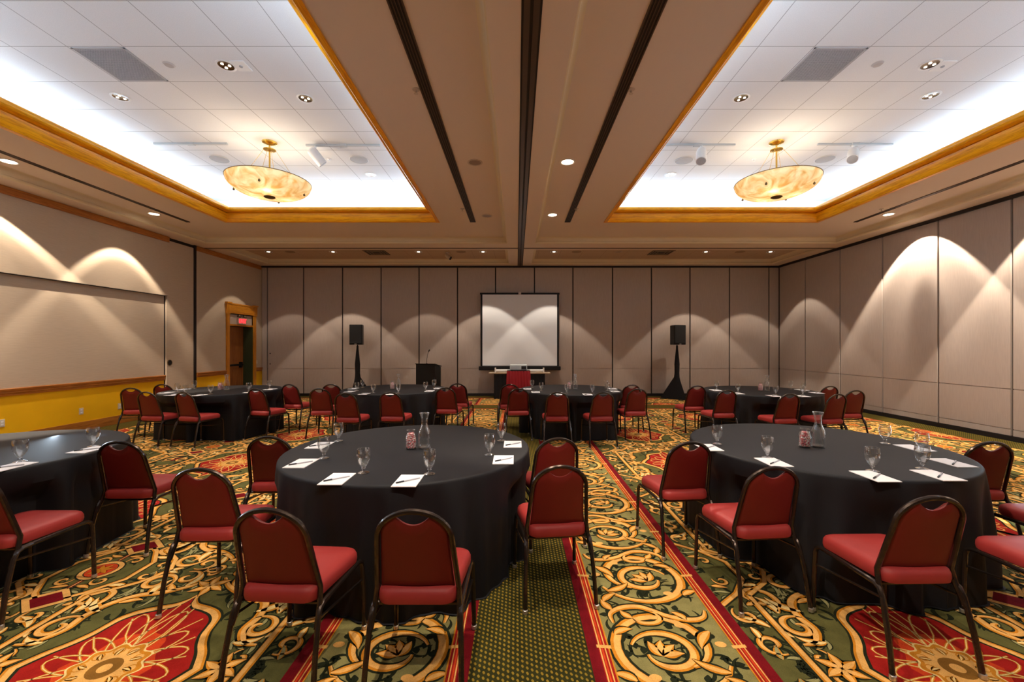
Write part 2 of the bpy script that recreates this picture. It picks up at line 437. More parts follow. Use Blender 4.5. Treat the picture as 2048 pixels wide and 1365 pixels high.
P = 1.78         # carpet repeat
def cell_art():
    A = Art(); q = Art(); R = random.Random(3)
    # one quarter of the cell, x,y in 0..P/2
    q.stroke([(.68, 0), (.68, .30), (.68, .60)], .036, 5, taper=False)
    q.stroke([(.68, .60), (.50, .74), (.42, .89)], .036, 5, taper=False)
    q.stroke([(.89, .50), (.74, .62), (.62, .78), (.62, .89)], .032, 5, taper=False)
    # fine dark and sage tendrils filling the ground
    for k in range(95):
        x, y = R.uniform(0, .88), R.uniform(0, .88)
        if (x/.49)**2+(y/.62)**2 < 1: continue
        q.leaf(x, y, R.uniform(0, 6.28), R.uniform(.08, .16), .015, R.choice([-1.9, 1.9]), main='ink', core='ink', layer=1)
    for k in range(55):
        x, y = R.uniform(0, .88), R.uniform(0, .88)
        if (x/.49)**2+(y/.62)**2 < 1: continue
        q.leaf(x, y, R.uniform(0, 6.28), R.uniform(.09, .15), .022, R.choice([-1.5, 1.5]), main='sage', core='sage', layer=2)
    # big sweeping C scroll hugging the medallion, then the curls
    q.stroke([(.03, .80), (.12, .70), (.24, .63), (.36, .60), (.46, .52), (.50, .40), (.49, .28), (.55, .18), (.63, .16)], .046, 4)
    q.stroke([(.60, .44), (.54, .52), (.55, .62), (.64, .66), (.71, .60), (.68, .53)], .036, 4)
    for (x, y, r, a, t, h, w) in ((.56, .30, .105, 2.4, 1.15, -1, .034), (.38, .74, .115, 3.6, 1.2, -1, .034), (.22, .80, .085, 1.0, 1.1, 1, .028),
                                  (.79, .17, .085, 4.2, 1.1, 1, .028), (.80, .40, .078, 1.0, 1.0, -1, .026), (.10, .86, .07, 0, 1.0, 1, .022),
                                  (.60, .07, .065, 1.8, 1.0, 1, .022), (.77, .76, .055, .4, 1., -1, .020), (.52, .82, .06, 2., 1., 1, .020)):
        q.spiral(x, y, r, a, t, h, w, layer=4)
    for (x, y, a, l, w, b) in ((.46, .44, .2, .20, .072, 1.2), (.60, .42, 1.9, .18, .064, -1.3), (.30, .60, .9, .19, .066, 1.4), (.50, .18, -.3, .15, .052, 1.3),
                               (.72, .30, 1.1, .18, .052, -1.1), (.16, .70, 2.2, .16, .056, -1.2), (.74, .50, 2.6, .16, .052, 1.2), (.55, .70, .5, .14, .050, -1.1),
                               (.34, .86, .1, .13, .046, 1.1), (.80, .06, 1.4, .11, .040, .9), (.83, .30, -2.0, .12, .040, 1.0), (.42, .52, 2.3, .13, .046, 1.2),
                               (.64, .22, .6, .12, .042, 1.4), (.26, .72, 4.4, .12, .042, -1.2), (.86, .70, 3.0, .1, .036, .8)):
        q.leaf(x, y, a, l, w, b, main=R.choice(['cream', 'tan', 'tan', 'sage', 'cream']), layer=4)
    for fx in (1, -1):
        for fy in (1, -1): A.mirrored(q, fx, fy)
    # medallion
    qp = [(0, .565), (.022, .50), (.06, .46), (.13, .435), (.20, .40), (.245, .35), (.262, .29), (.275, .23), (.31, .16), (.36, .09), (.405, 0)]
    qp = Art.smooth(qp[1:], 4); qp = [(0, .565)]+qp
    full = qp + [(x, -y) for x, y in qp[-2::-1]] + [(-x, -y) for x, y in qp[1:]] + [(-x, y) for x, y in qp[-2:0:-1]]
    for f1, f2, c_, l_ in ((1.20, 1.15, 'ink', 7), (1.165, 1.12, 'orange', 8), (1.13, 1.095, 'tan', 9), (1.045, 1.03, 'ink', 10), (1, 1, 'red', 11)):
        A.poly([(x*f1, y*f2) for x, y in full], c_, l_, (0, 0))
    A.poly([(x*.55, y*.55) for x, y in full], 'bright', 12, (0, 0))
    for k in range(12):       # woven loops across the red field
        a = 2*PI*k/12+.13
        ln = .44 if abs(math.cos(a)) < .6 else .33
        pts = []
        for i in range(19):
            u = 2*PI*i/18
            lx, ly = .5*ln*(1-math.cos(u)), .062*math.sin(u)
            pts.append((lx*math.cos(a)-ly*math.sin(a), lx*math.sin(a)+ly*math.cos(a)))
        A.ribbon(pts, .013, 'orange', 13); A.ribbon(pts, .005, 'cream', 14)
    for s1 in (1, -1):
        for s2 in (1, -1):
            for (xa, ya, xb, yb) in ((.05, .10, .08, .46), (.02, .14, .20, .37), (.10, .08, .27, .22), (.14, .04, .33, .08), (.0, .16, .03, .50)):
                L_ = [(s1*xa, s2*ya), (s1*(xa*.6+xb*.4+.02), s2*(ya*.6+yb*.4)), (s1*xb, s2*yb)]
                A.ribbon(L_, .011, 'orange', 13); A.ribbon(L_, .004, 'cream', 14)
    def scal(r, am, n, N=96): return [((r+am*math.cos(n*2*PI*i/N))*math.cos(2*PI*i/N), (r+am*math.cos(n*2*PI*i/N))*math.sin(2*PI*i/N)) for i in range(N)]
    A.poly(scal(.168, .014, 10), 'cream', 15, (0, 0)); A.poly(scal(.158, .014, 10), 'orange', 16, (0, 0)); A.poly(scal(.140, .012, 10), 'tan', 17, (0, 0))
    for k in range(10):
        a = 2*PI*k/10
        pts = [(.125*math.cos(a)+.024*math.cos(2*PI*i/10), .125*math.sin(a)+.024*math.sin(2*PI*i/10)) for i in range(11)]
        A.ribbon(pts, .006, 'orange', 18); A.leaf(.09*math.cos(a), .09*math.sin(a), a, .05, .016, .6, main='cream', core='orange', edge='orange', layer=17)
    A.disc(0, 0, .070, 'brown', 19); A.disc(0, 0, .030, 'tan', 20)
    # flowers above and beside the medallion
    for x, y, rr in ((0, .70, .12), (0, -.70, .12), (.555, 0, .11), (-.555, 0, .11)):
        for k in range(6):
            a = 2*PI*k/6+.3
            A.leaf(x, y, a, rr, .052, .3, main='tan', core='orange', layer=9)
    # roundel and red diamonds at the cell corner (drawn at +x,+y corner)
    c = P/2
    A.disc(c, c, .130, 'ink', 8); A.disc(c, c, .120, 'tan', 9); A.disc(c, c, .092, 'ink', 10); A.disc(c, c, .086, 'bright', 11)
    for k in range(7): A.leaf(c, c, 2*PI*k/7, .078, .028, .2, main='orange', core='orange', edge='red', layer=12)
    for sy in (1, -1):
        yy = c+sy*.34
        A.poly([(c-.165, yy), (c, yy-.14), (c+.165, yy), (c, yy+.14)], 'ink', 6); A.poly([(c-.155, yy), (c, yy-.13), (c+.155, yy), (c, yy+.13)], 'tan', 7)
        A.poly([(c-.105, yy), (c, yy-.088), (c+.105, yy), (c, yy+.088)], 'darkred', 8)
        A.ribbon([(c, c+sy*.12), (c, c+sy*.23)], .030, 'darkred', 6); A.ribbon([(c, c+sy*.12), (c, c+sy*.23)], .008, 'tan', 7)
    A.rect(c-.02, c+.02, .1, c-.6, 'darkred', 5)
    return A

def lane_art():
    """one period of the scroll border between the two red stripes; x 0..W, y 0..T"""
    W, T = .642, 1.34
    A = Art(); R = random.Random(5)
    for k in range(120):
        x, y = R.uniform(.04, W-.04), R.uniform(0, T)
        a = R.uniform(0, 6.28)
        A.leaf(x, y, a, R.uniform(.09, .15), .010, R.choice([-2, 2]), main='ink', core='ink', layer=1)
        A.leaf(x, y, a+.9, .050, .024, .4, main='ink', core='ink', layer=1)
    for (cy, h) in ((.335, 1), (1.005, -1)):
        B = Art()
        # outer C from the lower left, up round and over to the stripe
        pts = []
        for i in range(34):
            u = i/33; a = math.radians(205+u*395); r = .285-.035*u-.10*max(0, u-.62)/.38
            pts.append((.335+r*math.cos(a)*1.0, -.01+r*math.sin(a)*.98))
        B.stroke(pts, .050, 4)
        pts = []
        for i in range(26):
            u = i/25; a = math.radians(20+u*330); r = .175-.075*u
            pts.append((.36+r*math.cos(a), -.035+r*math.sin(a)*.9))
        B.stroke(pts, .042, 4)
        B.stroke([(.02, .30), (.05, .24), (.13, .215), (.25, .245), (.33, .30), (.40, .335), (.50, .325), (.575, .27), (.575, .19)], .040, 5)
        B.stroke([(.33, .30), (.30, .235), (.34, .19), (.42, .19), (.46, .235)], .030, 5)
        for a in range(4): B.leaf(.385, -.06, .9+a*.62, .115, .060, .5, main='tan', layer=6)
        B.leaf(.075, .12, -.5, .17, .055, -.9, layer=6); B.leaf(.59, .10, 2.2, .12, .048, 1.2, layer=6); B.leaf(.56, .31, .9, .11, .05, .5, layer=6)
        B.leaf(.10, -.17, .1, .18, .05, .9, layer=6); B.leaf(.56, -.22, 1.0, .12, .048, -1.2, layer=6); B.leaf(.05, -.28, 1.2, .13, .045, -1, layer=6)
        B.leaf(.46, .235, .5, .09, .045, .8, layer=6); B.leaf(.16, .215, 1.4, .10, .045, -1.1, layer=6)
        for (x_, y_) in ((.215, .17), (.47, -.20), (.06, .02)): B.poly([(x_+.030*math.cos(2*PI*k/14), y_+.022*math.sin(2*PI*k/14)) for k in range(14)], 'tan', 8)
        for vs, fs, c, l in B.items:
            A.items.append(([(x if h == 1 else W-x, y+cy) for x, y in vs], fs, c, l))
    return A, W, T

def build_floor():
    F = Art()
    F.rect(XL-.3, XR+.3, Y_NEAR, Y_BACK+.1, 'olive', 0)
    cell = cell_art()
    for side, x0 in ((1, 2.12), (-1, -1.98)):
        for i in range(4):
            for j in range(-1, 7):
                cx = x0+side*i*P; cy = 2.03+j*P
                if cy-P/2 > Y_BACK or cy+P/2 < .3: continue
                F.stamp(cell, cx, cy, side, 1)
    lane, W, T = lane_art()
    for s, xs in ((1, .476), (-1, -.338)):
        x1 = xs+s*W
        F.rect(min(xs, x1), max(xs, x1), Y_NEAR, Y_BACK, 'lane', 20)
        n = int((Y_BACK-.3)/T)+1
        for k in range(n):
            oy = .475+k*T-T/2+.02
            for vs, fs, c, l in lane.items:
                F.items.append(([(xs+s*x, y+oy) for x, y in vs], fs, c, l+20))
        # stripes either side of the lane
        for (a, d) in ((xs, -s), (x1, s)):
            def bar(u0, u1, col, lay):
                p, q = a+d*u0, a+d*u1
                F.rect(min(p, q), max(p, q), Y_NEAR, Y_BACK, col, lay)
            bar(0, .112, 'red', 29); bar(.0, .008, 'orange', 30); bar(.020, .026, 'tan', 30); bar(.034, .042, 'bright', 30); bar(.046, .053, 'tan', 30)
            bar(.058, .112, 'darkred', 30)
            for k in range(16):
                yy = .50+k*T/2+.33
                p, q = a-d*.01, a+d*.064
                F.poly([(p, yy-.012), (q, yy-.004), (q, yy+.018), (p, yy+.012)], 'tan', 31)
    F.rect(-.226, .364, Y_NEAR, Y_BACK, 'dotted', 31)
    # half roundels that spill over the outer stripes are covered by the stripes; dotted borders along walls and under the cross track
    for y0, y1 in ((10.35, 10.95), (12.45, Y_BACK+.1)):
        F.rect(XL-.3, XR+.3, y0, y1, 'dotted', 33)
        F.rect(XL-.3, XR+.3, y0-.09, y0, 'red', 33); F.rect(XL-.3, XR+.3, y0-.07, y0-.055, 'tan', 34)
        if y1 < 12: F.rect(XL-.3, XR+.3, y1, y1+.09, 'red', 33); F.rect(XL-.3, XR+.3, y1+.055, y1+.07, 'tan', 34)
    for x0, x1 in ((XL-.3, XL+.45), (XR-.50, XR+.3)):
        F.rect(x0, x1, Y_NEAR, Y_BACK+.1, 'dotted', 35)
    vs = []; fs = []; mi = []
    for v, f, c, l in F.items:
        o = len(vs); z = l*Art.DZ - 35*Art.DZ*0
        vs += [(x, y, z) for x, y in v]
        for q in f: fs.append(tuple(i+o for i in q)); mi.append(c)
    me = bpy.data.meshes.new('floor'); me.from_pydata(vs, [], fs)
    for y in YM: me.materials.append(y)
    me.polygons.foreach_set('material_index', mi); me.update()
    # make every patch face up
    import bmesh
    bm = bmesh.new(); bm.from_mesh(me)
    fl = [f for f in bm.faces if f.normal.z < 0]
    if fl: bmesh.ops.reverse_faces(bm, faces=fl)
    bm.to_mesh(me); bm.free()
    ob = bpy.data.objects.new('floor', me); COL.objects.link(ob); struct(ob)
    ob.location.z = -.007
    return ob
build_floor()

# ------------------------------------------------------------------ shell
def rects_minus(x0, x1, y0, y1, holes):
    """split a rectangle around holes (xa,xb,ya,yb) into boxes"""
    xs = sorted({x0, x1, *[v for h in holes for v in h[:2] if x0 < v < x1]})
    ys = sorted({y0, y1, *[v for h in holes for v in h[2:] if y0 < v < y1]})
    out = []
    for i in range(len(xs)-1):
        for j in range(len(ys)-1):
            mx, my = (xs[i]+xs[i+1])/2, (ys[j]+ys[j+1])/2
            if not any(h[0] < mx < h[1] and h[2] < my < h[3] for h in holes):
                out.append((xs[i], xs[i+1], ys[j], ys[j+1]))
    return out

TR = [(CX-6.165, CX-1.71), (CX+1.71, CX+6.165)]      # tray openings in x
TY0, TY1 = -1.4, 8.80
bays = [(CX-7.52, CX-.33), (CX+.33, CX+7.52)]
BY1 = 10.07; CO0, CO1 = 10.72, 12.62
coves = .68
# beams (z 3.97) : everything that is not a bay or the back coffers
mb = MB()
holes = [(b0, b1, Y_NEAR+.5, BY1) for b0, b1 in bays] + [(b0, b1, CO0, CO1) for b0, b1 in bays]
for r in rects_minus(XL-.3, XR+.3, Y_NEAR, Y_BACK+.2, holes): mb.box(r[0], r[1], r[2], r[3], Z_BEAM, Z_BEAM+.02, 0)
for b0, b1 in bays:
    hs = [(x0, x1, TY0, TY1) for x0, x1 in TR]
    for r in rects_minus(b0-.2, b1+.2, Y_NEAR+.4, BY1+.2, hs): mb.box(r[0], r[1], r[2], r[3], Z_SOF, Z_SOF+.02, 0)
struct(mb.build('ceiling', [M['soffit']]))
mb = MB()
prof = [(-.0, Z_BEAM), (.012, Z_BEAM+.006), (.022, Z_BEAM+.02), (.024, Z_BEAM+.04), (.012, Z_BEAM+.052), (.012, Z_BEAM+.085), (.03, Z_BEAM+.12), (.07, Z_SOF-.004), (.09, Z_SOF)]
prof = [(o-.0, z) for o, z in prof]
for b0, b1 in bays:
    mb.sweep_rect(b0, b1, Y_NEAR+.5, BY1, prof)
    mb.sweep_rect(b0, b1, CO0, CO1, prof)
struct(mb.build('trim_1', [M['cove_paint']], smooth=True))
# tray ceilings
for k, (x0, x1) in enumerate(TR):
    mb = MB()
    mb.box(x0-coves, x1+coves, TY0-coves, TY1+coves, Z_TILE, Z_TILE+.02)
    struct(mb.build('ceiling', [M['tile_l' if k == 0 else 'tile_r']]))
    mb = MB()                                          # white cove walls and ledge
    mb.sweep_rect(x0-coves, x1+coves, TY0-coves, TY1+coves, [(0, Z_TILE), (0, Z_SOF+.06), (coves-.02, Z_SOF+.06)])
    struct(mb.build('ceiling', [M['white']]))
    mb = MB()                                          # oak crown round the tray
    cp = [(-.004, Z_SOF+.06), (-.004, Z_SOF-.012), (.055, Z_SOF-.012), (.07, Z_SOF+.0), (.105, Z_SOF+.135), (.108, Z_SOF+.15), (.096, Z_SOF+.157), (.094, Z_SOF+.166),
          (.104, Z_SOF+.164), (.185, Z_SOF+.163), (.206, Z_SOF+.168), (.221, Z_SOF+.180), (.228, Z_SOF+.198), (.229, Z_SOF+.222), (.224, Z_SOF+.240), (.220, Z_SOF+.246), (.20, Z_SOF+.25), (-.004, Z_SOF+.25)]
    mb.sweep_rect(x0, x1, TY0, TY1, cp)
    struct(mb.build('trim_%d' % (k+2), [M['oak']], smooth=True))
# back coffer tiles
mb = MB()
for b0, b1 in bays: mb.box(b0-.1, b1+.1, CO0-.1, CO1+.1, Z_SOF, Z_SOF+.02)
struct(mb.build('ceiling', [M['tile_b']]))
# roof slab over everything
mb = MB(); mb.box(XL-.6, XR+.6, Y_NEAR-.2, Y_BACK+.4, Z_TILE+.05, Z_TILE+.15)
struct(mb.build('ceiling', [M['white']]))
# partition tracks in the ceiling
mb = MB()
mb.box(CX-.058, CX-.012, Y_NEAR, Y_BACK, Z_BEAM-.012, Z_BEAM+.001); mb.box(CX+.012, CX+.058, Y_NEAR, Y_BACK, Z_BEAM-.012, Z_BEAM+.001)
mb.box(CX-.012, CX+.012, Y_NEAR, Y_BACK, Z_BEAM-.003, Z_BEAM+.0, 1)
mb.box(CX-.075, CX-.058, Y_NEAR, Y_BACK, Z_BEAM-.004, Z_BEAM+.001, 1); mb.box(CX+.058, CX+.075, Y_NEAR, Y_BACK, Z_BEAM-.004, Z_BEAM+.001, 1)
struct(mb.build('trim_4', [M['track_metal'], M['gap']]))
mb = MB(); mb.box(XL, XR, 10.50, 10.56, Z_BEAM-.010, Z_BEAM+.001, 0)
struct(mb.build('trim_5', [M['track_metal']]))

# back wall: operable partition panels
wb = struct(MB().box(XL-.3, XR+.3, Y_BACK+.04, Y_BACK+.2, -.02, Z_BEAM+.1).build('wall_back', [M['gap']]))
edges = [523, 534.5, 607, 685, 762, 838, 915, 991, 1069, 1146, 1225, 1303, 1380, 1459, 1538, 1558.5]
ex = [(p-1033)*Y_BACK/845 for p in edges]
def panel(mb, a0, a1, axis, plane, sgn):
    """panel between a0,a1 along the wall; front face at plane, with two horizontal reveals"""
    g = .019
    for z0, z1 in ((.085, .182), (.194, .832), (.846, Z_BEAM-.055)):
        if axis == 'x': mb.box(a0+g, a1-g, plane, plane+.05, z0, z1)
        else: mb.box(plane if sgn > 0 else plane-.05, plane+.05 if sgn > 0 else plane, a0+g, a1-g, z0, z1)
    for z0, z1 in ((.182, .194), (.832, .846)):
        if axis == 'x': mb.box(a0+g, a1-g, plane+.012, plane+.05, z0, z1)
        else: mb.box(plane+.012 if sgn > 0 else plane-.05, plane+.05 if sgn > 0 else plane-.006, a0+g, a1-g, z0, z1)
for i in range(len(ex)-1):
    mb = MB(); panel(mb, ex[i], ex[i+1], 'x', Y_BACK, 1); mb.build('wall_panel', [M['panel']], wb)
MB().box(XL, XR, Y_BACK-.005, Y_BACK+.05, 0, .08).build('bottom_sweep', [M['gap']], wb)
MB().box(XL, XR, Y_BACK-.03, Y_BACK+.05, Z_BEAM-.05, Z_BEAM).build('head_track', [M['gap']], wb)
mb = MB()
for z in (1.30, .98): mb.cyl((ex[1]+.09, Y_BACK-.008, z), (ex[1]+.09, Y_BACK+.01, z), .018, 10)
mb.build('pull_latch', [M['gap']], wb)
# right wall
wr = struct(MB().box(XR+.04, XR+.2, Y_NEAR, Y_BACK+.3, -.02, Z_BEAM+.1).build('wall_right', [M['gap']]))
ry = [Y_BACK-.02, 11.70, 10.44, 9.23, 8.01, 6.82, 5.60, 4.38, 3.16, 1.94, .72, -.5, -1.72, -2.94]
for i in range(len(ry)-1):
    mb = MB(); panel(mb, ry[i+1], ry[i], 'y', XR, 1); mb.build('wall_panel', [M['panel']], wr)
MB().box(XR-.012, XR+.05, Y_NEAR, Y_BACK, 0, .08).build('bottom_sweep', [M['gap']], wr)
MB().box(XR-.035, XR+.05, Y_NEAR, Y_BACK, Z_BEAM-.06, Z_BEAM).build('head_track', [M['gap']], wr)
# near wall behind the camera
wn = struct(MB().box(XL-.3, XR+.3, Y_NEAR-.15, Y_NEAR, -.02, Z_BEAM+.1).build('wall_near', [M['panel']]))

# left wall : recess under the drop panel, pocket panel, chair rail, door
D0, D1 = 11.42, 12.46           # door opening along y
DH = 2.40                       # top of the opening incl. the transom
mb = MB()
mb.box(XL-.25, XL-.066, 9.425, 9.45, 0, 2.66, 2)                                    # black joint
mb.box(XL-.25, XL-.03, 9.43, 10.215, 0, Z_BEAM-.07, 0)                                 # pocket door panel
mb.box(XL-.25, XL+.003, 10.21, 10.262, 0, Z_BEAM, 2)
mb.box(XL-.25, XL-.05, 9.44, 10.22, Z_BEAM-.07, Z_BEAM+.02, 2)
mb.box(XL-.25, XL, 10.245, D0, .88, Z_BEAM, 0); mb.box(XL-.25, XL-.005, 10.245, D0, 0, .88, 1)
mb.box(XL-.25, XL, D1, Y_BACK+.05, .88, Z_BEAM, 0); mb.box(XL-.25, XL-.005, D1, Y_BACK+.05, 0, .88, 1)
mb.box(XL-.25, XL, D0, D1, DH, Z_BEAM, 0)
mb.box(XL-.35, XL-.09, Y_NEAR, 9.43, .88, 2.72, 0); mb.box(XL-.35, XL-.09, Y_NEAR, 9.43, 0, .88, 1)   # recessed lower wall
mb.box(XL-.35, XL+.0, Y_NEAR, 9.43, 2.655, Z_BEAM, 0)                                # upper drop panel
mb.box(XL-.35, XL-.0, Y_NEAR, 9.43, 2.650, 2.656, 2)
struct(mb.build('wall_left', [M['panel_left'], M['yellow'], M['gap']]))
mb = MB()                                                                        # niche behind the door
mb.box(XL-.62, XL-.25, D1, D1+.08, 0, DH+.3, 0); mb.box(XL-.62, XL-.25, D0-.08, D0, 0, DH+.3, 0); mb.box(XL-.62, XL, D0, D1, DH, DH+.1, 0)
mb.box(XL-.251, XL-.002, D1-.012, D1, 0, 2.10, 0); mb.box(XL-.70, XL-.62, D0-.1, D1+.1, 0, DH+.3, 0)
struct(mb.build('wall_left', [M['green']]))
mb = MB(); mb.box(XL-.09, XL+.05, Y_NEAR, 9.43, .77, .885)
def rail(name, y0, y1, x, z0, z1, proj):
    prof = [(0, z0), (proj*.5, z0+.004), (proj*.55, z0+.03), (proj*.75, z0+.04), (proj*.8, z0+.055), (proj*.7, z0+.065), (proj*1., z1-.035), (proj, z1-.01), (proj*.8, z1), (0, z1)]
    mb = MB(); n = len(prof); vs = [(x+o, y, z) for y in (y0, y1) for o, z in prof]
    fs = [(i, i+1, n+i+1, n+i) for i in range(n-1)] + [tuple(range(n)), tuple(range(2*n-1, n-1, -1))]
    uvs = [[(vs[q][1], vs[q][2]+vs[q][0]) for q in f] for f in fs]
    mb.add(vs, fs, 0, uvs)
    return mb
struct(rail('', Y_NEAR, 9.42, XL-.09, .765, .885, .05).build('trim_6', [M['oak_trim']], smooth=True))
mb = rail('', 10.26, D0-.13, XL-.005, .765, .885, .05); r2 = rail('', D1+.13, Y_BACK-.01, XL-.005, .765, .885, .05)
mb.add(r2.v, r2.f, 0, r2.uv); struct(mb.build('trim_7', [M['oak_trim']], smooth=True))
mb = MB(); mb.box(XL-.09, XL-.072, Y_NEAR, 9.43, 0, .165); mb.box(XL-.01, XL+.012, 10.26, D0-.13, 0, .165); mb.box(XL-.01, XL+.012, D1+.13, Y_BACK-.01, 0, .165)
struct(mb.build('baseboard_left', [M['oak_trim']], bevel=.004))
mb = MB(); mb.box(XL, XL+.035, Y_NEAR, 9.43, Z_BEAM-.125, Z_BEAM-.002); mb.box(XL-.01, XL+.016, 10.26, Y_BACK-.02, Z_BEAM-.125, Z_BEAM-.002)
struct(mb.build('trim_8', [M['oak_trim']], bevel=.005))
# door
dr = struct(empty('door_1', (0, 0, 0)))
mb = MB()
for y0, y1 in ((D0-.12, D0+.0), (D1-.0, D1+.12)):
    mb.box(XL-.05, XL+.03, y0, y1, 0, 2.44); mb.box(XL-.25, XL+.0, min(y0+.1, y1), max(y0+.12, y0+.1), 0, 2.4)
    mb.box(XL-.05, XL+.045, y0-.015, y1+.015, 2.40, 2.44); mb.box(XL-.05, XL+.05, y0-.02, y1+.02, 2.44, 2.70)
    mb.box(XL-.05, XL+.075, y0-.035, y1+.035, 2.68, 2.72)
    mb.box(XL+.03, XL+.038, y0+.03, y1-.03, .1, 2.38)
mb.box(XL-.05, XL+.03, D0, D1, 2.42, 2.68)
mb.box(XL-.05, XL+.045, D0, D1, 2.66, 2.70)
mb.build('door_casing', [M['oak_case']], dr, bevel=.004)
MB().box(XL-.06, XL-.03, D0, D1, 2.13, 2.40).build('transom_panel', [M['sign_white']], dr)
MB().box(XL-.07, XL-.0, D0, D1, 2.085, 2.13).build('transom_bar', [M['oak_case']], dr, bevel=.003)
mb = MB(); XD = XL-.28
mb.box(XD-.045, XD, D0+.01, D1-.01, .01, 2.08)
lf = mb.build('door_leaf', [M['oak_door']], dr)
mb = MB()
for (ya, yb, za, zb) in ((D0+.12, D0+.47, .22, .85), (D0+.57, D1-.12, .22, .85), (D0+.12, D0+.47, 1.10, 1.95), (D0+.57, D1-.12, 1.10, 1.95)):
    mb.box(XD-.002, XD+.006, ya, yb, za, zb)
mb.build('raised_panel', [M['oak_door']], lf, bevel=.004)
mb = MB(); mb.box(XD, XD+.05, D0+.08, D0+.16, .93, 1.03); mb.box(XD, XD+.05, D1-.2, D1-.10, .90, 1.06); mb.box(XD+.035, XD+.075, D0+.08, D1-.12, .955, 1.01)
mb.build('panic_bar', [M['black_metal']], lf, bevel=.006)
MB().box(XD, XD+.04, D0+.08, D0+.38, 1.98, 2.05).build('door_closer', [M['dark_brass']], lf, bevel=.004)

# exit sign in front of the transom, emergency heads on top
es = empty('exit_sign', (XL-.02, 11.95, 2.14), 0, 'red lit exit sign with twin lamp heads above the wooden door', 'exit sign')
MB().box(-.005, .05, -.17, .17, .0, .19).build('sign_housing', [M['sign_white']], es, bevel=.006)
cu = bpy.data.curves.new('exit_text', 'FONT'); cu.body = 'EXIT'; cu.size = .155; cu.extrude = .004; cu.align_x = 'CENTER'; cu.offset = .006
tmp = bpy.data.objects.new('tmp_text', cu); COL.objects.link(tmp)
bpy.context.view_layer.update()
me = bpy.data.meshes.new_from_object(tmp.evaluated_get(bpy.context.evaluated_depsgraph_get()))
bpy.data.objects.remove(tmp)
me.materials.clear(); me.materials.append(M['exit_red'])
lt = bpy.data.objects.new('sign_lettering', me); COL.objects.link(lt); lt.parent = es
lt.location = (.052, 0, .04); lt.rotation_euler = (PI/2, 0, PI/2)
mb = MB()
mb.box(.0, .05, -.05, .05, .19, .22)
mb.build('lamp_bracket', [M['dark_brass']], es)
for sy in (-1, 1):
    MB().lathe([(.045, 0), (.05, .03), (.03, .06)], 14, (.03, sy*.12, .195)).build('emergency_head', [M['dark_brass']], es, smooth=True)

# ------------------------------------------------------------------ wall fittings
def outlet(y, z, x, label, cat='outlet'):
    e = empty('wall_outlet', (x, y, z), 0, label, cat)
    MB().box(0, .008, -.038, .038, -.058, .058).build('cover_plate', [M['grey_plastic']], e, bevel=.003)
    mb = MB(); mb.box(.008, .011, -.017, .017, .008, .036); mb.box(.008, .011, -.017, .017, -.036, -.008)
    mb.build('socket', [M['lamp_white']], e)
XW = XL-.09
def on_left(px, py):
    Y = XW*845/(px-1033); return Y, H_CAM-(py-691)*Y/845
for (px, py, lab) in ((3, 847, 'beige wall outlet on the yellow wall at the very left edge'), (162, 823, 'beige wall outlet standing alone in the middle of the yellow wall'),
                      (239, 813, 'beige wall outlet on the yellow wall close behind the corner chair')):
    Y, Z = on_left(px, py); outlet(Y, Z, XW, lab)
Y = (XL-0)*845/(513-1033); Z = H_CAM-(725-691)*Y/845
e = empty('light_switch', (XL, Y, Z), 0, 'small beige light switch plate right of the wooden door', 'light switch')
MB().box(0, .008, -.036, .036, -.06, .06).build('cover_plate', [M['grey_plastic']], e, bevel=.003)
MB().box(.008, .016, -.008, .008, -.014, .014).build('toggle', [M['lamp_white']], e)
Y = 9.505
e = empty('round_pull', (XL-.03, Y, H_CAM-(726-691)*Y/845), 0, 'round dark flush pull on the narrow pocket panel of the left wall', 'door pull')
mb = MB(); mb.tube([(.004, .062*math.cos(2*PI*k/24), .062*math.sin(2*PI*k/24)) for k in range(24)], .008, 6, closed=True)
mb.build('ring', [M['dark_brass']], e, smooth=True)
MB().cyl((0, 0, 0), (.006, 0, 0), .058, 24).build('dished_plate', [M['gap']], e)

# ------------------------------------------------------------------ ceiling fittings
WARM = (1.0, .84, .68)
def spot_profile(ld, ring=(.30, .78), ang=None):
    """real reflector lamps throw a brighter ring near the cut-off"""
    ld.use_nodes = True
    t = ld.node_tree; em = t.nodes['Emission']
    tc = t.nodes.new('ShaderNodeTexCoord'); sx = t.nodes.new('ShaderNodeSeparateXYZ')
    t.links.new(tc.outputs['Normal'], sx.inputs[0])
    ac = t.nodes.new('ShaderNodeMath'); ac.operation = 'ABSOLUTE'; t.links.new(sx.outputs[2], ac.inputs[0])
    ar = t.nodes.new('ShaderNodeMath'); ar.operation = 'ARCCOSINE'; t.links.new(ac.outputs[0], ar.inputs[0])
    cr = t.nodes.new('ShaderNodeValToRGB'); els = cr.color_ramp.elements
    dv = t.nodes.new('ShaderNodeMath'); dv.operation = 'DIVIDE'; dv.inputs[1].default_value = PI/2
    t.links.new(ar.outputs[0], dv.inputs[0]); t.links.new(dv.outputs[0], cr.inputs[0])
    pts = ang
    els[0].position = pts[0][0]/90; els[0].color = (pts[0][1],)*3+(1,)
    els[1].position = pts[-1][0]/90; els[1].color = (pts[-1][1],)*3+(1,)
    for a, v in pts[1:-1]:
        el = els.new(a/90); el.color = (v,)*3+(1,)
    t.links.new(cr.outputs[0], em.inputs['Strength'])

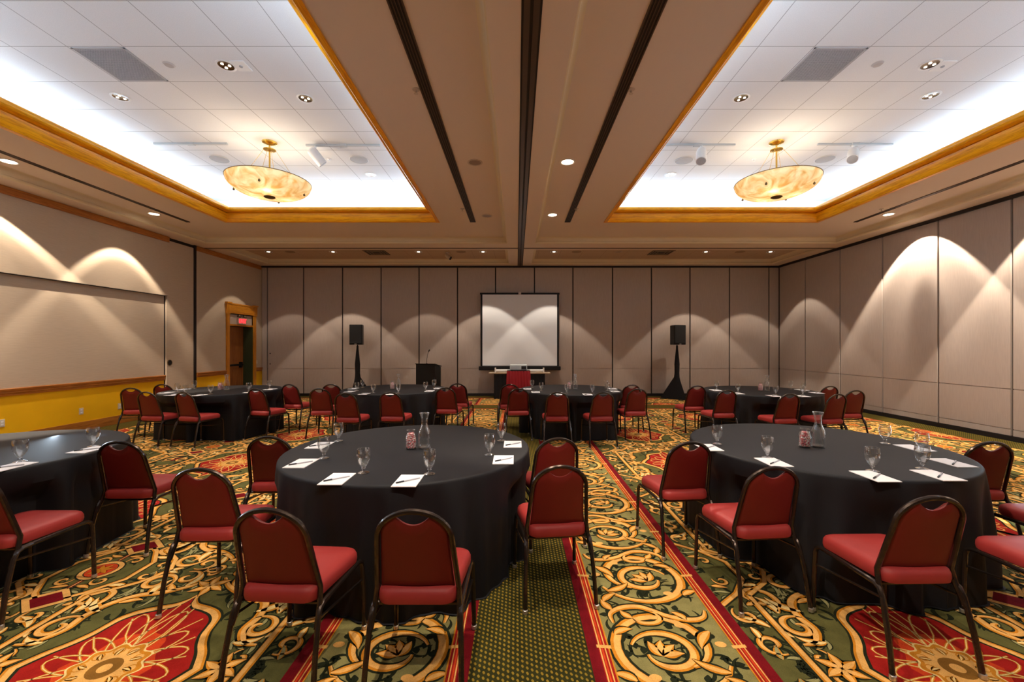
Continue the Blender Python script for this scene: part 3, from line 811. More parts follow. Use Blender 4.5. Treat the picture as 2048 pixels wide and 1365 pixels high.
def spot(loc, power, cone=52, blend=.05, col=WARM, parent=None, size=.03, prof=((0, .50), (27, .34), (33, .32), (37, .8), (42.5, 1), (45, 0)), tilt=0.):
    ld = bpy.data.lights.new('lamp', 'SPOT'); ld.energy = power; ld.spot_size = math.radians(cone*2); ld.spot_blend = blend
    ld.color = col; ld.shadow_soft_size = size
    if prof: spot_profile(ld, ang=prof)
    o = bpy.data.objects.new('lamp', ld); COL.objects.link(o)
    if parent: o.parent = parent
    o.location = loc; o.rotation_euler = (0, tilt, 0)
    return o

PB = ((0, .80), (22, .58), (29, .48), (33, .85), (37.8, 1), (39.6, 0))
PR = ((0, .12), (6, .14), (13, .40), (24, .42), (30, .55), (35.5, 1), (37.5, .95), (39, 0))
PL = ((0, .40), (24, .26), (30, .32), (34, .8), (36.5, 1), (39.5, 0))
PN = ((0, .36), (36, .22), (43, .36), (47, 1), (50, .9), (51.5, 0))
def downlight(px, py, z, lit, label, power=160, chrome=False, group=None, pos=None, k=0, prof=None, tilt=0.):
    if pos: X, Y = pos
    else:
        Y = (z-H_CAM)*845/(691-py); X = (px-1033)*Y/845
    e = empty('downlight', (X, Y, z), 0, label, 'ceiling light', group)
    r = .085
    mb = MB(); mb.lathe([(r, .02), (r+.022, -.001), (r+.022, -.006), (r+.004, -.008), (r-.004, -.002), (r-.006, .02)], 24, cap0=False, cap1=False)
    mb.build('trim_ring', [M['lamp_white' if lit or chrome else 'sign_white']], e, smooth=True)
    if chrome:
        mb = MB(); mb.lathe([(r-.002, -.005), (.06, -.0025), (.03, -.002), (.001, -.0018)], 24, cap0=False); mb.build('reflector', [M['chrome']], e, smooth=True)
        for a in (0, 2.1, 4.2):
            mb = MB(); mb.lathe([(.010, -.012), (.017, -.009), (.014, -.002)], 10, (.042*math.cos(a+k), .042*math.sin(a+k), 0)); mb.build('small_lamp', [M['tray_lamp']], e, smooth=True)
        spot((0, 0, -.03), TW, cone=50, blend=.5, parent=e, prof=None, size=.05, col=(1, .86, .70))
    elif lit:
        if prof is PB:
            MB().lathe([(r-.002, -.005), (.06, -.003), (.03, -.002)], 24, cap0=False, cap1=False).build('reflector', [M['chrome']], e, smooth=True)
            r = .045
        MB().lathe([(r-.006, -.004), (r*.6, -.007), (.001, -.008)], 24, cap0=True).build('lens', [M['bulb']], e, smooth=True)
        spot((0, 0, -.015), power, cone=52, parent=e, tilt=tilt, **({'prof': prof} if prof else {}))
    else:
        MB().lathe([(r-.002, -.004), (.05, -.0015), (.001, -.001)], 24, cap0=True).build('lens', [M['dim_lens']], e, smooth=True)
    return e

G_OUT = 'lit downlights in the outer soffits'
PW = 480; TL = math.radians(8); TRt = -math.radians(20)
TW = 120
downlight(17, 323, Z_SOF, True, 'lit downlight in the left soffit, nearest the left picture edge', PW*2.2, prof=PN, tilt=math.radians(4))
downlight(308, 428, Z_SOF, True, 'lit downlight in the left soffit, near the far end of the slot diffuser', PW*1.25, prof=PL, tilt=TL)
downlight(1777, 429, Z_SOF, True, 'lit downlight in the right soffit above the folding wall', PW*2.2, prof=PR, tilt=TRt)
downlight(1135, 324, Z_SOF, True, 'bright downlight right of the centre track, nearer and larger of the two', PW)
downlight(1105, 430, Z_SOF, True, 'bright downlight right of the centre track, farther and smaller of the two', PW)
downlight(950, 325, Z_SOF, False, 'unlit downlight left of the centre track, nearer of the two')
downlight(974, 432, Z_SOF, False, 'unlit downlight left of the centre track, farther of the two')
# out-of-view downlights added to light the room; only the outer ones continue rows
for (X, Y) in ((-7.08, 3.5), (-7.08, 1.1), (7.28, 5.9), (7.28, 3.5), (7.28, 1.1), (.71, 2.4), (.71, .2), (-.58, 2.4), (-.58, .2), (-7.08, -1.3), (7.28, -1.3)):
    e = empty('downlight', (X, Y, Z_SOF), 0, 'lit downlight added for light in the soffit overhead, out of view', 'ceiling light', 'added downlights overhead of the viewer')
    MB().lathe([(.105, -.006), (.08, -.004), (.001, -.006)], 20).build('lens', [M['bulb']], e)
    spot((0, 0, -.015), PW*(2.1 if X > 5 else 1), parent=e, cone=52, tilt=(TRt if X > 5 else TL if X < -5 else 0.), **({'prof': PR if X > 5 else PL} if abs(X) > 5 else {}))
for i, (px, lit, word) in enumerate(((537, 1, 'leftmost of the back row'), (666, 1, 'second from the left in the back row'), (837, 1, 'third from the left in the back row'),
                       (966, 1, 'just left of the centre track in the back row'), (1108, 1, 'just right of the centre track in the back row'), (1237, 0, 'second right of the track in the back row'),
                       (1412, 1, 'second from the right in the back row'), (1541, 1, 'rightmost of the back row'))):
    downlight(px, 504, Z_SOF, lit, ('lit' if lit else 'unlit')+' back coffer downlight, '+word, (0, 120, 300, 150, 300, 300, 0, 300, 220)[i+1], prof=PB)
for i, (px, py, w) in enumerate(((452, 131, 'left tray ceiling, beside the small square plate'), (241, 194, 'left tray ceiling, on the cove side'), (611, 197, 'left tray ceiling, on the centre side'),
                    (741, 349, 'left tray ceiling, far corner near the round speaker'), (1860, 129, 'right tray ceiling, beside the small square plate'),
                    (1861, 191, 'right tray ceiling, on the cove side'), (1482, 196, 'right tray ceiling, on the centre side'), (1341, 349, 'right tray ceiling, far corner near the round speaker'))):
    downlight(px, py, Z_TILE, False, 'chrome three-lamp recessed light in the '+w, chrome=True, k=i)

def tile_pt(px, py, z=Z_TILE):
    Y = (z-H_CAM)*845/(691-py); return (px-1033)*Y/845, Y
for px, py, w in ((482, 131, 'left'), (1885, 131, 'right')):
    X, Y = tile_pt(px, py)
    e = empty('sensor_plate', (X, Y, Z_TILE), 0, 'small square white sensor plate beside a chrome light, %s tray' % w, 'sensor')
    MB().box(-.08, .08, -.09, .09, -.012, .0).build('plate', [M['lamp_white']], e, bevel=.003)
    MB().lathe([(.018, -.02), (.02, -.012)], 12).build('sensor_eye', [M['grey_grille']], e)
for px, py, w in ((338, 129, 'left'), (1755, 128, 'right')):
    X, Y = tile_pt(px, py)
    o = MB().lathe([(.025, -.016), (.045, -.014), (.055, -.004), (.06, 0)], 20, (0, 0, 0)).build('smoke_detector', [M['detector']], smooth=True)
    o.location = (X, Y, Z_TILE); tag(o, 'round white smoke detector beside the square grille, %s tray' % w, 'smoke detector')
for px, py, w in ((238, 128, 'left'), (1652, 128, 'right')):
    X = -4.57 if w == 'left' else 3.545
    Y = 4.592+.305
    e = empty('return_grille', (X, Y, Z_TILE), 0, 'square grey perforated air grille in the %s tray ceiling' % w, 'air grille')
    mb = MB(); a = .292
    mb.box(-a, a, -a, -a+.018, -.008, 0); mb.box(-a, a, a-.018, a, -.008, 0); mb.box(-a, -a+.018, -a, a, -.008, 0); mb.box(a-.018, a, -a, a, -.008, 0)
    mb.build('grille_frame', [M['speaker_grille']], e)
    mb = MB(); n = 30
    for k in range(n):
        u = -a+.018+(2*a-.036)*(k+.5)/n
        mb.box(-a+.018, a-.018, u-.0035, u+.0035, -.006, -.003); mb.box(u-.0035, u+.0035, -a+.018, a-.018, -.005, -.002)
    mb.build('mesh', [M['grey_grille']], e)
    MB().box(-a+.01, a-.01, -a+.01, a-.01, -.002, -.001).build('backing', [mat('grille_back', (.16, .16, .18), .8)], e)
for px, py, w, z in ((439, 318, 'left of the chandelier, left tray', 1), (718, 319, 'right of the chandelier, left tray', 1), (1368, 321, 'left of the chandelier, right tray', 1), (1650, 318, 'right of the chandelier, right tray', 1)):
    X, Y = tile_pt(px, py)
    e = empty('ceiling_speaker', (X, Y, Z_TILE), 0, 'round grey ceiling speaker, '+w, 'speaker')
    MB().lathe([(.13, -.010), (.145, -.008), (.15, 0)], 28).build('grille', [M['speaker_grille']], e, smooth=True)
    MB().lathe([(.15, 0), (.158, -.006), (.15, -.010)], 28, cap0=False, cap1=False).build('rim', [M['lamp_white']], e, smooth=True)
for px, w in ((580, 'far left'), (700, 'left'), (922, 'left of the centre track'), (1153, 'right of the centre track'), (1283, 'right'), (1480, 'far right')):
    if w in ('left', 'right'): continue
    X, Y = tile_pt(px, 504, Z_SOF)
    o = MB().lathe([(.11, -.008), (.125, -.006), (.13, 0)], 24).build('ceiling_speaker', [mat('tan_grille', (.30, .21, .14), .7)], smooth=True)
    o.location = (X, Y, Z_SOF); tag(o, 'round tan speaker in the back coffer, '+w, 'speaker')
for px, w in ((753, 'left'), (1322, 'right')):
    X, Y = tile_pt(px, 505.5, Z_SOF)
    e = empty('supply_grille', (X, Y, Z_SOF), 0, 'dark square louvred vent in the back coffer, %s half' % w, 'vent')
    mb = MB()
    for a, b in ((.30, .27), (.22, .19), (.14, .11)):
        for s in (1, -1): mb.box(-a, a, s*b-.012, s*b+.012, -.014, -.004); mb.box(s*b-.012, s*b+.012, -a, a, -.014, -.004)
    mb.build('louvres', [mat('vent_tan', (.24, .17, .11), .5)], e)
    MB().box(-.3, .3, -.3, .3, -.004, 0).build('backing', [M['gap']], e)
def sprinkler(px, py, z, label):
    X, Y = tile_pt(px, py, z)
    o = MB().lathe([(.010, -.045), (.022, -.043), (.008, -.036), (.008, -.012), (.035, -.008), (.04, 0)], 16).build('sprinkler', [M['sign_white'] if z < 4.5 else M['lamp_white']], smooth=True)
    o.location = (X, Y, z); tag(o, label, 'sprinkler')
for a in ((832, 179, Z_SOF, 'small sprinkler beside the slot diffuser left of the track, nearer one'), (925, 418, Z_SOF, 'small sprinkler beside the slot diffuser left of the track, farther one'),
          (1262, 179, Z_SOF, 'small sprinkler beside the slot diffuser right of the track, nearer one'), (1153, 418, Z_SOF, 'small sprinkler beside the slot diffuser right of the track, farther one'),
          (1763, 418, Z_SOF, 'small sprinkler beside the far end of the right outer slot'), (658, 318, Z_TILE, 'tiny white sprinkler right of the left chandelier'),
          (1508, 318, Z_TILE, 'tiny white sprinkler left of the right chandelier'), (838, 505, Z_SOF, 'tiny sprinkler in the back coffer left half')): 
    if a[1] != 505: sprinkler(*a)

# slot diffusers
def slot(xc, label, w=.12):
    e = empty('slot_diffuser', (xc, 3.5, Z_SOF), 0, label, 'slot diffuser')
    y0, y1 = -5.0, 8.78-3.5
    mb = MB(); mb.box(-w/2, -w/2+.012, y0, y1, -.010, .0); mb.box(w/2-.012, w/2, y0, y1, -.010, 0); mb.box(-w/2, w/2, y1-.012, y1, -.010, 0)
    mb.build('frame', [M['track_metal']], e)
    MB().box(-w/2+.01, w/2-.01, y0, y1-.01, -.003, -.001).build('slot_back', [M['gap']], e)
    mb = MB()
    for k in (-1, 0, 1): mb.box(k*w*.22-.004, k*w*.22+.004, y0, y1-.012, -.009, -.002)
    mb.build('blades', [M['track_metal']], e)
slot(-.905, 'long dark slot diffuser just left of the centre track'); slot(1.06, 'long dark slot diffuser just right of the centre track')
slot(-6.82, 'thin dark slot diffuser along the left outer soffit', .08); slot(7.04, 'thin dark slot diffuser along the right outer soffit', .08)

# track lights
def track(px0, px1, py, label):
    x0, Y = tile_pt(px0, py); x1, _ = tile_pt(px1, py)
    e = empty('track_light', ((x0+x1)/2, Y, Z_TILE), 0, label, 'track light')
    L = (x1-x0)/2
    MB().box(-L, L, -.018, .018, -.03, 0).build('track', [M['track_grey']], e, bevel=.003)
    MB().box(-.06, .06, -.03, .03, -.038, 0).build('power_feed', [M['track_grey']], e, bevel=.003)
    return e, L
def head(e, dx, tilt, aim, lit=0):
    hd = bpy.data.objects.new('lamp_head', None); 
    d = Vector((math.sin(aim)*math.sin(tilt), math.cos(aim)*math.sin(tilt), -math.cos(tilt)))
    p = Vector((dx, 0, -.17))
    a = p-d*.09; b = p+d*.17
    mb = MB(); mb.tube([a-d*.02, a, a+d*.04, b], [.04, .072, .078, .078], 18); 
    h = mb.build('lamp_head', [M['lamp_white']], e, smooth=True)
    MB().cyl(b-d*.001, b+d*.003, .070, 18).build('lens', [M['grey_grille']], h)
    mb = MB(); mb.cyl((dx, 0, -.03), (dx, 0, -.06), .02, 10); mb.tube([(dx, 0, -.05), (dx, 0, -.08), tuple(a)], .009, 8)
    mb.build('swivel_arm', [M['lamp_white']], e, smooth=True)
    if lit:
        o = spot(b+d*.02, lit, cone=22, blend=.6, parent=e, size=.04, prof=None, col=(1, .86, .70))
        o.rotation_euler = d.to_track_quat('-Z', 'Y').to_euler()
e, L = track(308, 455, 286, 'white track without lamp heads, left of the left chandelier')
e, L = track(612, 760, 289, 'white track light with one cylinder head, right of the left chandelier')
head(e, -L+.15, .75, .9, 0)
e, L = track(1320, 1470, 288, 'white track light with one cylinder head, left of the right chandelier')
head(e, .10*L, .55, 3.6, 0)
e, L = track(1635, 1785, 287, 'white track light with one cylinder head, right of the right chandelier')
head(e, -.05*L, .75, 3.9, 0)
X, Y = tile_pt(895, 505, Z_SOF)
e = empty('spotlight', (X, Y, Z_SOF), 0, 'tilted tan spotlight hanging in the back coffer left of the centre track', 'spotlight')
mb = MB(); mb.lathe([(.05, 0), (.05, -.03)], 14); mb.cyl((0, 0, -.02), (0, 0, -.09), .012, 8); mb.build('mount', [M['sign_white']], e, smooth=True)
mb = MB(); mb.tube([(-.06, .02, -.07), (.02, 0, -.12), (.09, -.03, -.17)], [.04, .055, .055], 14); h = mb.build('lamp_head', [M['sign_white']], e, smooth=True)
MB().cyl((.09, -.03, -.17), (.093, -.031, -.172), .05, 14).build('lens', [M['gap']], h)

# chandeliers
def chandelier(X, Y, label, rot=0.):
    e = empty('bowl_chandelier', (X, Y, Z_TILE), rot, label, 'chandelier', None)
    R = .605; zr = 4.165-Z_TILE; zb = 3.925-Z_TILE
    prof = []
    n = 16
    for i in range(n+1):
        u = i/n; a = u*PI/2
        r = .06+(R-.06)*math.sin(a)**.92; z = zb+(zr-zb)*(1-math.cos(a))**1.02
        prof.append((r, z))
    inner = [(r*.985, z+.012) for r, z in prof][::-1]
    mb = MB(); mb.lathe(prof+[(R+.002, zr+.006), (R-.006, zr+.010)]+inner, 56)
    mb.build('glass_bowl', [M['alabaster']], e, smooth=True)
    mb = MB(); mb.tube([((R+.003)*math.cos(2*PI*k/64), (R+.003)*math.sin(2*PI*k/64), zr+.006) for k in range(64)], .0055, 6, closed=True)
    mb.build('rim_band', [M['dark_brass']], e, smooth=True)
    MB().lathe([(.0005, zb-.022), (.06, zb-.018), (.085, zb-.006), (.08, zb+.006)], 28, cap1=True).build('bottom_finial', [M['dark_brass']], e, smooth=True)
    MB().lathe([(.03, -.045), (.06, -.04), (.105, -.018), (.11, 0)], 28).build('ceiling_canopy', [M['brass']], e, smooth=True)
    mb = MB(); mb.lathe([(.03, -.135), (.09, -.128), (.092, -.118), (.03, -.105)], 28); mb.build('collar_plate', [M['brass']], e, smooth=True)
    MB().cyl((0, 0, -.01), (0, 0, zb+.02), .013, 12).build('stem', [M['brass']], e, smooth=True)
    for k in range(4):
        a = PI/2*k-1.31
        c, s = math.cos(a), math.sin(a)
        MB().tube([(.085*c, .085*s, -.123), (.495*c, .495*s, zb+.105)], .003, 5).build('suspension_rod', [M['brass']], e)
        rr = .50
        mb = MB(); mb.lathe([(.004, -.034), (.015, -.028), (.018, -.014), (.012, .0), (.004, .02)], 10, (.505*c, .505*s, zb+.092)); mb.build('rod_knob', [M['dark_brass']], e, smooth=True)
    for k in range(3):
        a = 2*PI*k/3+.9
        MB().lathe([(.012, -.0), (.03, .03), (.028, .06), (.012, .085)], 12, (.20*math.cos(a), .20*math.sin(a), zb+.16)).build('bulb', [mat('bulb_glow', (1, .9, .7), .5, emit=(1, .78, .5), estr=8)], e, smooth=True)
        ld = bpy.data.lights.new('bulb_light', 'POINT'); ld.energy = 12; ld.color = (1, .86, .70); ld.shadow_soft_size = .035
        o = bpy.data.objects.new('bulb_light', ld); COL.objects.link(o); o.parent = e; o.location = (.26*math.cos(a), .26*math.sin(a), zb+.072)
chandelier(-3.95, 6.76, 'large alabaster bowl chandelier on a brass stem in the left tray')
chandelier(4.16, 6.76, 'large alabaster bowl chandelier on a brass stem in the right tray', -1.08)

# fluorescent cove lamps lying on the ledges of the trays
def area(loc, sx, sy, power, rot, col=(.66, .83, 1.)):
    ld = bpy.data.lights.new('cove_lamp', 'AREA'); ld.shape = 'RECTANGLE'; ld.size = sx; ld.size_y = sy; ld.energy = power; ld.color = col
    o = bpy.data.objects.new('cove_lamp', ld); COL.objects.link(o); o.location = loc; o.rotation_euler = rot
    return o
CA = 8.0; CB = 5.6
for x0, x1 in TR:
    yl = TY1-TY0; ym = (TY0+TY1)/2; xm = (x0+x1)/2; off = .36; zz = Z_SOF+.16
    W_ = x1-x0
    for sx, xx in ((1, x0-off), (-1, x1+off)): area((xx, ym, zz), .10, yl+.2, CA*yl, (PI, 0, 0))
    for yy in (TY0-off, TY1+off): area((xm, yy, zz), W_+.2, .10, CA*W_, (PI, 0, 0))
    # reflector fittings of the cove, turned towards the middle of the tray
    zt = Z_SOF+.31; o2 = .10; tl = math.radians(60)
    for sx, xx in ((1, x0-o2), (-1, x1+o2)):
        d = Vector((sx*math.sin(tl), 0, math.cos(tl))); area((xx, ym, zt), .06, yl, CB*yl, d.to_track_quat('-Z', 'Y').to_euler())
    for sy, yy in ((1, TY0-o2), (-1, TY1+o2)):
        d = Vector((0, sy*math.sin(tl), math.cos(tl))); area((xm, yy, zt), W_, .06, CB*W_, d.to_track_quat('-Z', 'X' if 0 else 'Y').to_euler())

# ------------------------------------------------------------------ chairs
def rrect(w0, w1, y0, y1, rad, n=6, z=0., sc=1., cy=None):
    """rounded trapezoid outline: half width w0 at y0 (rear), w1 at y1 (front)"""
    pts = []; cyy = (y0+y1)/2 if cy is None else cy
    for (cx, yy, a0) in ((w1-rad, y1-rad, 0), (-w1+rad, y1-rad, PI/2), (-w0+rad, y0+rad, PI), (w0-rad, y0+rad, 1.5*PI)):
        for k in range(n+1):
            a = a0+PI/2*k/n; pts.append(((cx+rad*math.cos(a))*sc, cyy+(yy+rad*math.sin(a)-cyy)*sc, z))
    return pts

def make_chair():
    e = empty('banquet_chair')
    rg = [rrect(.178, .205, -.215, .205, .06, z=z, sc=s) for s, z in ((.93, .395), (.985, .402), (1., .418), (.995, .440), (.965, .456), (.90, .466), (.75, .473), (.45, .478), (.1, .480))]
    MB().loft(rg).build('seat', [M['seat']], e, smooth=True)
    # padded back between the tubes
    al = math.radians(15.5); base = Vector((0, -.172, .455)); up = Vector((0, -math.sin(al), math.cos(al))); nf = Vector((0, math.cos(al), math.sin(al)))
    NX, NV = 44, 14; front = []; back = []
    for i in range(NX+1):
        u = -1+2*i/NX
        hw_b, hw_t = .166, .148
        rows_f = []; rows_b = []
        for j in range(NV+1):
            v = j/NV
            x0 = u*.150
            # outer arch height for this column
            xt = min(1, abs(u)); ztop = .252+.138*math.sqrt(max(0, 1-(x0/.1635)**2))-.0*xt
            dip = .058*max(0, 1-(abs(x0)/.076)**2.0) if abs(x0) < .076 else 0
            ztop -= dip
            zb = .004+.006*(1-u*u)
            zz = zb+(ztop-zb)*v
            x = u*(hw_b+(hw_t-hw_b)*min(1, zz/.26))
            e1 = (1-abs(u)**7)*(1-abs(2*v-1)**9)
            pz = base+up*zz+Vector((x, 0, 0))
            cur = .012*(u*u)
            rows_f.append(pz+nf*(.004+.024*e1**.5+cur)); rows_b.append(pz-nf*(.004+.011*e1**.5-cur))
        front.append(rows_f); back.append(rows_b)
    vs = [p for r in front for p in r]+[p for r in back for p in r]; n1 = (NX+1)*(NV+1); st = NV+1; fs = []
    for i in range(NX):
        for j in range(NV):
            a = i*st+j; fs.append((a, a+1, a+st+1, a+st)); b = n1+a; fs.append((b, b+st, b+st+1, b+1))
    for i in range(NX):
        for j in (0, NV):
            a = i*st+j; fs.append((a, a+st, n1+a+st, n1+a))
    for j in range(NV):
        for i in (0, NX):
            a = i*st+j; fs.append((a, n1+a, n1+a+1, a+1))
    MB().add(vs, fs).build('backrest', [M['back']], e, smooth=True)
    # arched tube
    pts = [(.196, -.225, .30), (.190, -.185, .385)]
    R = []
    def P3(x, h): q = base+up*h; return (x, q.y+.004, q.z)
    side = [(.184, 0.0), (.176, .10), (.168, .20), (.163, .26)]
    arch = [(.163*math.cos(a), .26+.138*math.sin(a)) for a in [PI*k/18 for k in range(1, 18)]]
    right = pts+[P3(x, h) for x, h in side]
    full = right+[P3(x, h) for x, h in arch]+[(-p[0], p[1], p[2]) for p in right[::-1]]
    MB().tube(full, .0125, 8).build('back_frame', [M['frame']], e, smooth=True)
    for s in (1, -1):
        MB().tube([(s*.213, .228, .0), (s*.210, .225, .20), (s*.205, .222, .345), (s*.203, .213, .372), (s*.201, .19, .386), (s*.20, .15, .388)], .0125, 8).build('leg', [M['frame']], e, smooth=True)
        lf = e_last()
        MB().lathe([(.013, 0), (.016, .004), (.015, .022), (.012, .024)], 12, (s*.213, .228, 0)).build('foot_glide', [M['glide']], lf, smooth=True)
        MB().tube([(s*.213, -.285, .0), (s*.206, -.255, .18), (s*.199, -.215, .34), (s*.197, -.195, .375), (s*.196, -.165, .387), (s*.197, -.12, .388)], .0125, 8).build('leg', [M['frame']], e, smooth=True)
        lf = e_last()
        MB().lathe([(.013, 0), (.016, .004), (.015, .022), (.012, .024)], 12, (s*.213, -.285, 0)).build('foot_glide', [M['glide']], lf, smooth=True)
        MB().tube([(s*.20, .155, .388), (s*.197, -.125, .388)], .012, 8).build('seat_rail', [M['frame']], e, smooth=True)
        MB().tube([(s*.205, .222, .275), (s*.196, -.205, .335)], .0068, 6).build('side_brace', [M['frame']], e, smooth=True)
    MB().tube([(-.197, -.165, .383), (-.1, -.15, .372), (.1, -.15, .372), (.197, -.165, .383)], .009, 6).build('cross_bar', [M['frame']], e, smooth=True)
    MB().tube([(-.2, .14, .38), (.2, .14, .38)], .009, 6).build('cross_bar', [M['frame']], e, smooth=True)
    return e
_last = []
_ob = MB.build
def _build(self, *a, **k):
    o = _ob(self, *a, **k); _last[:] = [o]; return o
MB.build = _build
def e_last(): return _last[0]

chair0 = make_chair(); index_kids(chair0)
BT = -.291        # local y of the top of the back
def put_chair(x, y, deg, label, group, first=[True]):
    """x, y: place of the top of the back; deg: turn to the left"""
    rz = math.radians(deg); lx = x+math.sin(rz)*BT; ly = y-math.cos(rz)*BT
    if first[0]:
        first[0] = False
        chair0.location = (lx, ly, 0); chair0.rotation_euler = (0, 0, rz); tag(chair0, label, 'chair', group); return
    dup(chair0, (lx, ly, 0), rz, label, group)
GC = 'burgundy chairs at the front centre table'; GR = 'burgundy chairs at the front right table'; GL = 'burgundy chairs at the front left table'
B = 'burgundy chair, '
put_chair(-.445, 1.789, 0, B+'square to the viewer, just left of the green carpet strip', GC)
put_chair(-1.08, 1.805, -4, B+'large, at the front left of the front centre table', GC)
put_chair(-1.82, 2.40, 2, B+'left of the front centre table, half behind the foreground chair', GC)
put_chair(-1.92, 3.245, 3, B+'far left side of the front centre table', GC)
put_chair(.262, 2.456, 7, B+'on the green carpet strip, nearer to the viewer of two', GC)
put_chair(.317, 3.19, 10, B+'on the green carpet strip, farther from the viewer of two', GC)
put_chair(1.276, 3.064, 5, B+'far left side of the front right table, beside the red stripe', GR)
put_chair(1.50, 2.431, 5, B+'front left of the front right table, second chair from its left', GR)
put_chair(1.955, 1.953, 1, B+'largest chair of the front right table, nearest the viewer', GR)
put_chair(3.474, 3.064, -3, B+'behind the right rim of the front right table', GR)
put_chair(3.49, 2.42, 0, B+'at right edge, only its seat showing behind another seat', GR)
put_chair(2.80, 1.93, 0, B+'cut by the right picture edge, its seat nearest the viewer', GR)
put_chair(-2.93, 3.087, 2, B+'right side of the front left table', GL)
put_chair(-3.03, 2.30, 0, B+'cut by the left picture edge, its seat and one post showing', GL)
GA = 'chairs at the back row leftmost table'; GB = 'chairs at the back row second table from the left'; GCc = 'chairs at the back row third table from the left'; GD = 'chairs at the back row rightmost table'
put_chair(-6.375, 6.96, 8, B+'closest to the yellow wall, back row leftmost table', GA)
put_chair(-5.60, 6.36, -6, B+'front left of the back row leftmost table', GA)
put_chair(-6.40, 7.61, 4, B+'behind the left rim of the back row leftmost table', GA)
put_chair(-5.0, 6.31, -10, B+'front middle of the back row leftmost table', GA)
put_chair(-4.25, 6.85, -12, B+'front right of the back row leftmost table', GA)
put_chair(-4.11, 7.61, -8, B+'far right side of the back row leftmost table', GA)
put_chair(-3.21, 6.86, 3, B+'left side of the back row second table, nearer of two', GB)
put_chair(-3.35, 7.61, 3, B+'left side of the back row second table, farther of two', GB)
put_chair(-2.53, 6.21, -2, B+'front left of the back row second table', GB)
put_chair(-1.90, 6.31, -4, B+'front right of the back row second table', GB)
put_chair(-1.19, 7.02, -4, B+'right side of the back row second table, nearer of two', GB)
put_chair(-1.09, 7.76, -4, B+'right side of the back row second table, farther of two', GB)
put_chair(-.115, 7.61, 4, B+'left side of the back row third table, farther of two', GCc)
put_chair(.04, 6.85, 4, B+'left side of the back row third table, nearer of two', GCc)
put_chair(.618, 6.31, 1, B+'front left of the back row third table', GCc)
put_chair(1.307, 6.31, 6, B+'front right of the back row third table', GCc)
put_chair(2.06, 7.51, 6, B+'right side of the back row third table, farther of two', GCc)
put_chair(1.965, 6.81, 6, B+'right side of the back row third table, nearer of two', GCc)
put_chair(3.15, 7.34, 4, B+'left side of the back row rightmost table, farther of two', GD)
put_chair(3.32, 6.62, 6, B+'left side of the back row rightmost table, nearer of two', GD)
put_chair(3.98, 6.12, 4, B+'front middle of the back row rightmost table', GD)
put_chair(4.65, 6.08, 10, B+'front right of the back row rightmost table', GD)
put_chair(5.42, 7.27, 6, B+'farthest right behind the back row rightmost table', GD)
put_chair(5.30, 6.57, 4, B+'nearest the folding wall, back row rightmost table', GD)

# ------------------------------------------------------------------ tables
TABLES = [('front centre table', -.82, 3.30), ('front right table', 2.38, 3.38), ('front left table', -4.06, 3.08),
          ('back row leftmost table', -5.21, 7.52), ('back row second table', -2.22, 7.68), ('back row third table', .96, 7.62), ('back row rightmost table', 4.26, 7.40)]
ZT = .757
def seat_inset(tx, ty, n, R):
    """how far the seats push the hanging cloth in, per direction"""
    ins = [0.]*n
    for ch in [o for o in bpy.data.objects if o.name.startswith('banquet_chair') and o.parent is None]:
        if math.hypot(ch.location.x-tx, ch.location.y-ty) > 1.9: continue
        c_, s_ = math.cos(-ch.rotation_euler.z), math.sin(-ch.rotation_euler.z)
        for k in range(n):
            a = 2*PI*k/n; r = R+.05
            while r > .55:
                wx, wy = tx+r*math.cos(a)-ch.location.x, ty+r*math.sin(a)-ch.location.y
                lx, ly = c_*wx-s_*wy, s_*wx+c_*wy
                inside = abs(lx) < .245 and -.32 < ly < .262
                if inside: ins[k] = max(ins[k], R+.05-r+.012)
                r -= .01
    for _ in range(2): ins = [max(ins[k-1], ins[k], ins[(k+1) % n]) for k in range(n)]
    for _ in range(3): ins = [max(ins[k], (ins[k-2]+ins[k-1]+ins[k]+ins[(k+1) % n]+ins[(k+2) % n])/5) for k in range(n)]
    return ins
def cloth_mesh(seed, tx=0, ty=0, R=.915):
    rnd = random.Random(seed); n = 300
    ks = [(rnd.randint(9, 12), rnd.uniform(0, 6.28), .42), (rnd.randint(17, 21), rnd.uniform(0, 6.28), .42), (rnd.randint(4, 6), rnd.uniform(0, 6.28), .3), (rnd.randint(27, 33), rnd.uniform(0, 6.28), .26)]
    def fold(a):
        v = sum(am*math.cos(k*a+p) for k, p, am in ks); return math.copysign(abs(v)**.85, v)
    ins = seat_inset(tx, ty, n, R)
    mb = MB(); rings = []
    for r in (.15, .4, .65, .83, .895): rings.append([(r*math.cos(2*PI*k/n), r*math.sin(2*PI*k/n), ZT) for k in range(n)])
    for r, z in ((R-.008, ZT-.001), (R-.002, ZT-.004), (R+.002, ZT-.010), (R+.004, ZT-.02)): rings.append([(r*math.cos(2*PI*k/n), r*math.sin(2*PI*k/n), z) for k in range(n)])
    nz = 14
    for j in range(1, nz+1):
        u = j/nz; z = (ZT-.02)*(1-u)+.006
        ring = []
        for k in range(n):
            a = 2*PI*k/n
            t_ = min(1, max(0, (.66-z)/.14)); t_ = t_*t_*(3-2*t_)
            fl = fold(a)*.058*min(1, (u*1.25)**.8)
            r = R+.004+.022*u+fl
            if ins[k] > 0: r = min(r, (r*(1-t_)+(R+.05-ins[k])*t_))
            ring.append((r*math.cos(a), r*math.sin(a), z))
        rings.append(ring)
    # hem lying a little on the carpet
    rings.append([((math.hypot(x, y)+.012)/math.hypot(x, y)*x, (math.hypot(x, y)+.012)/math.hypot(x, y)*y, .0035) for x, y, z in rings[-1]])
    rings = rings[::-1]
    mb.loft(rings, cap0=False, cap1=True)
    return mb
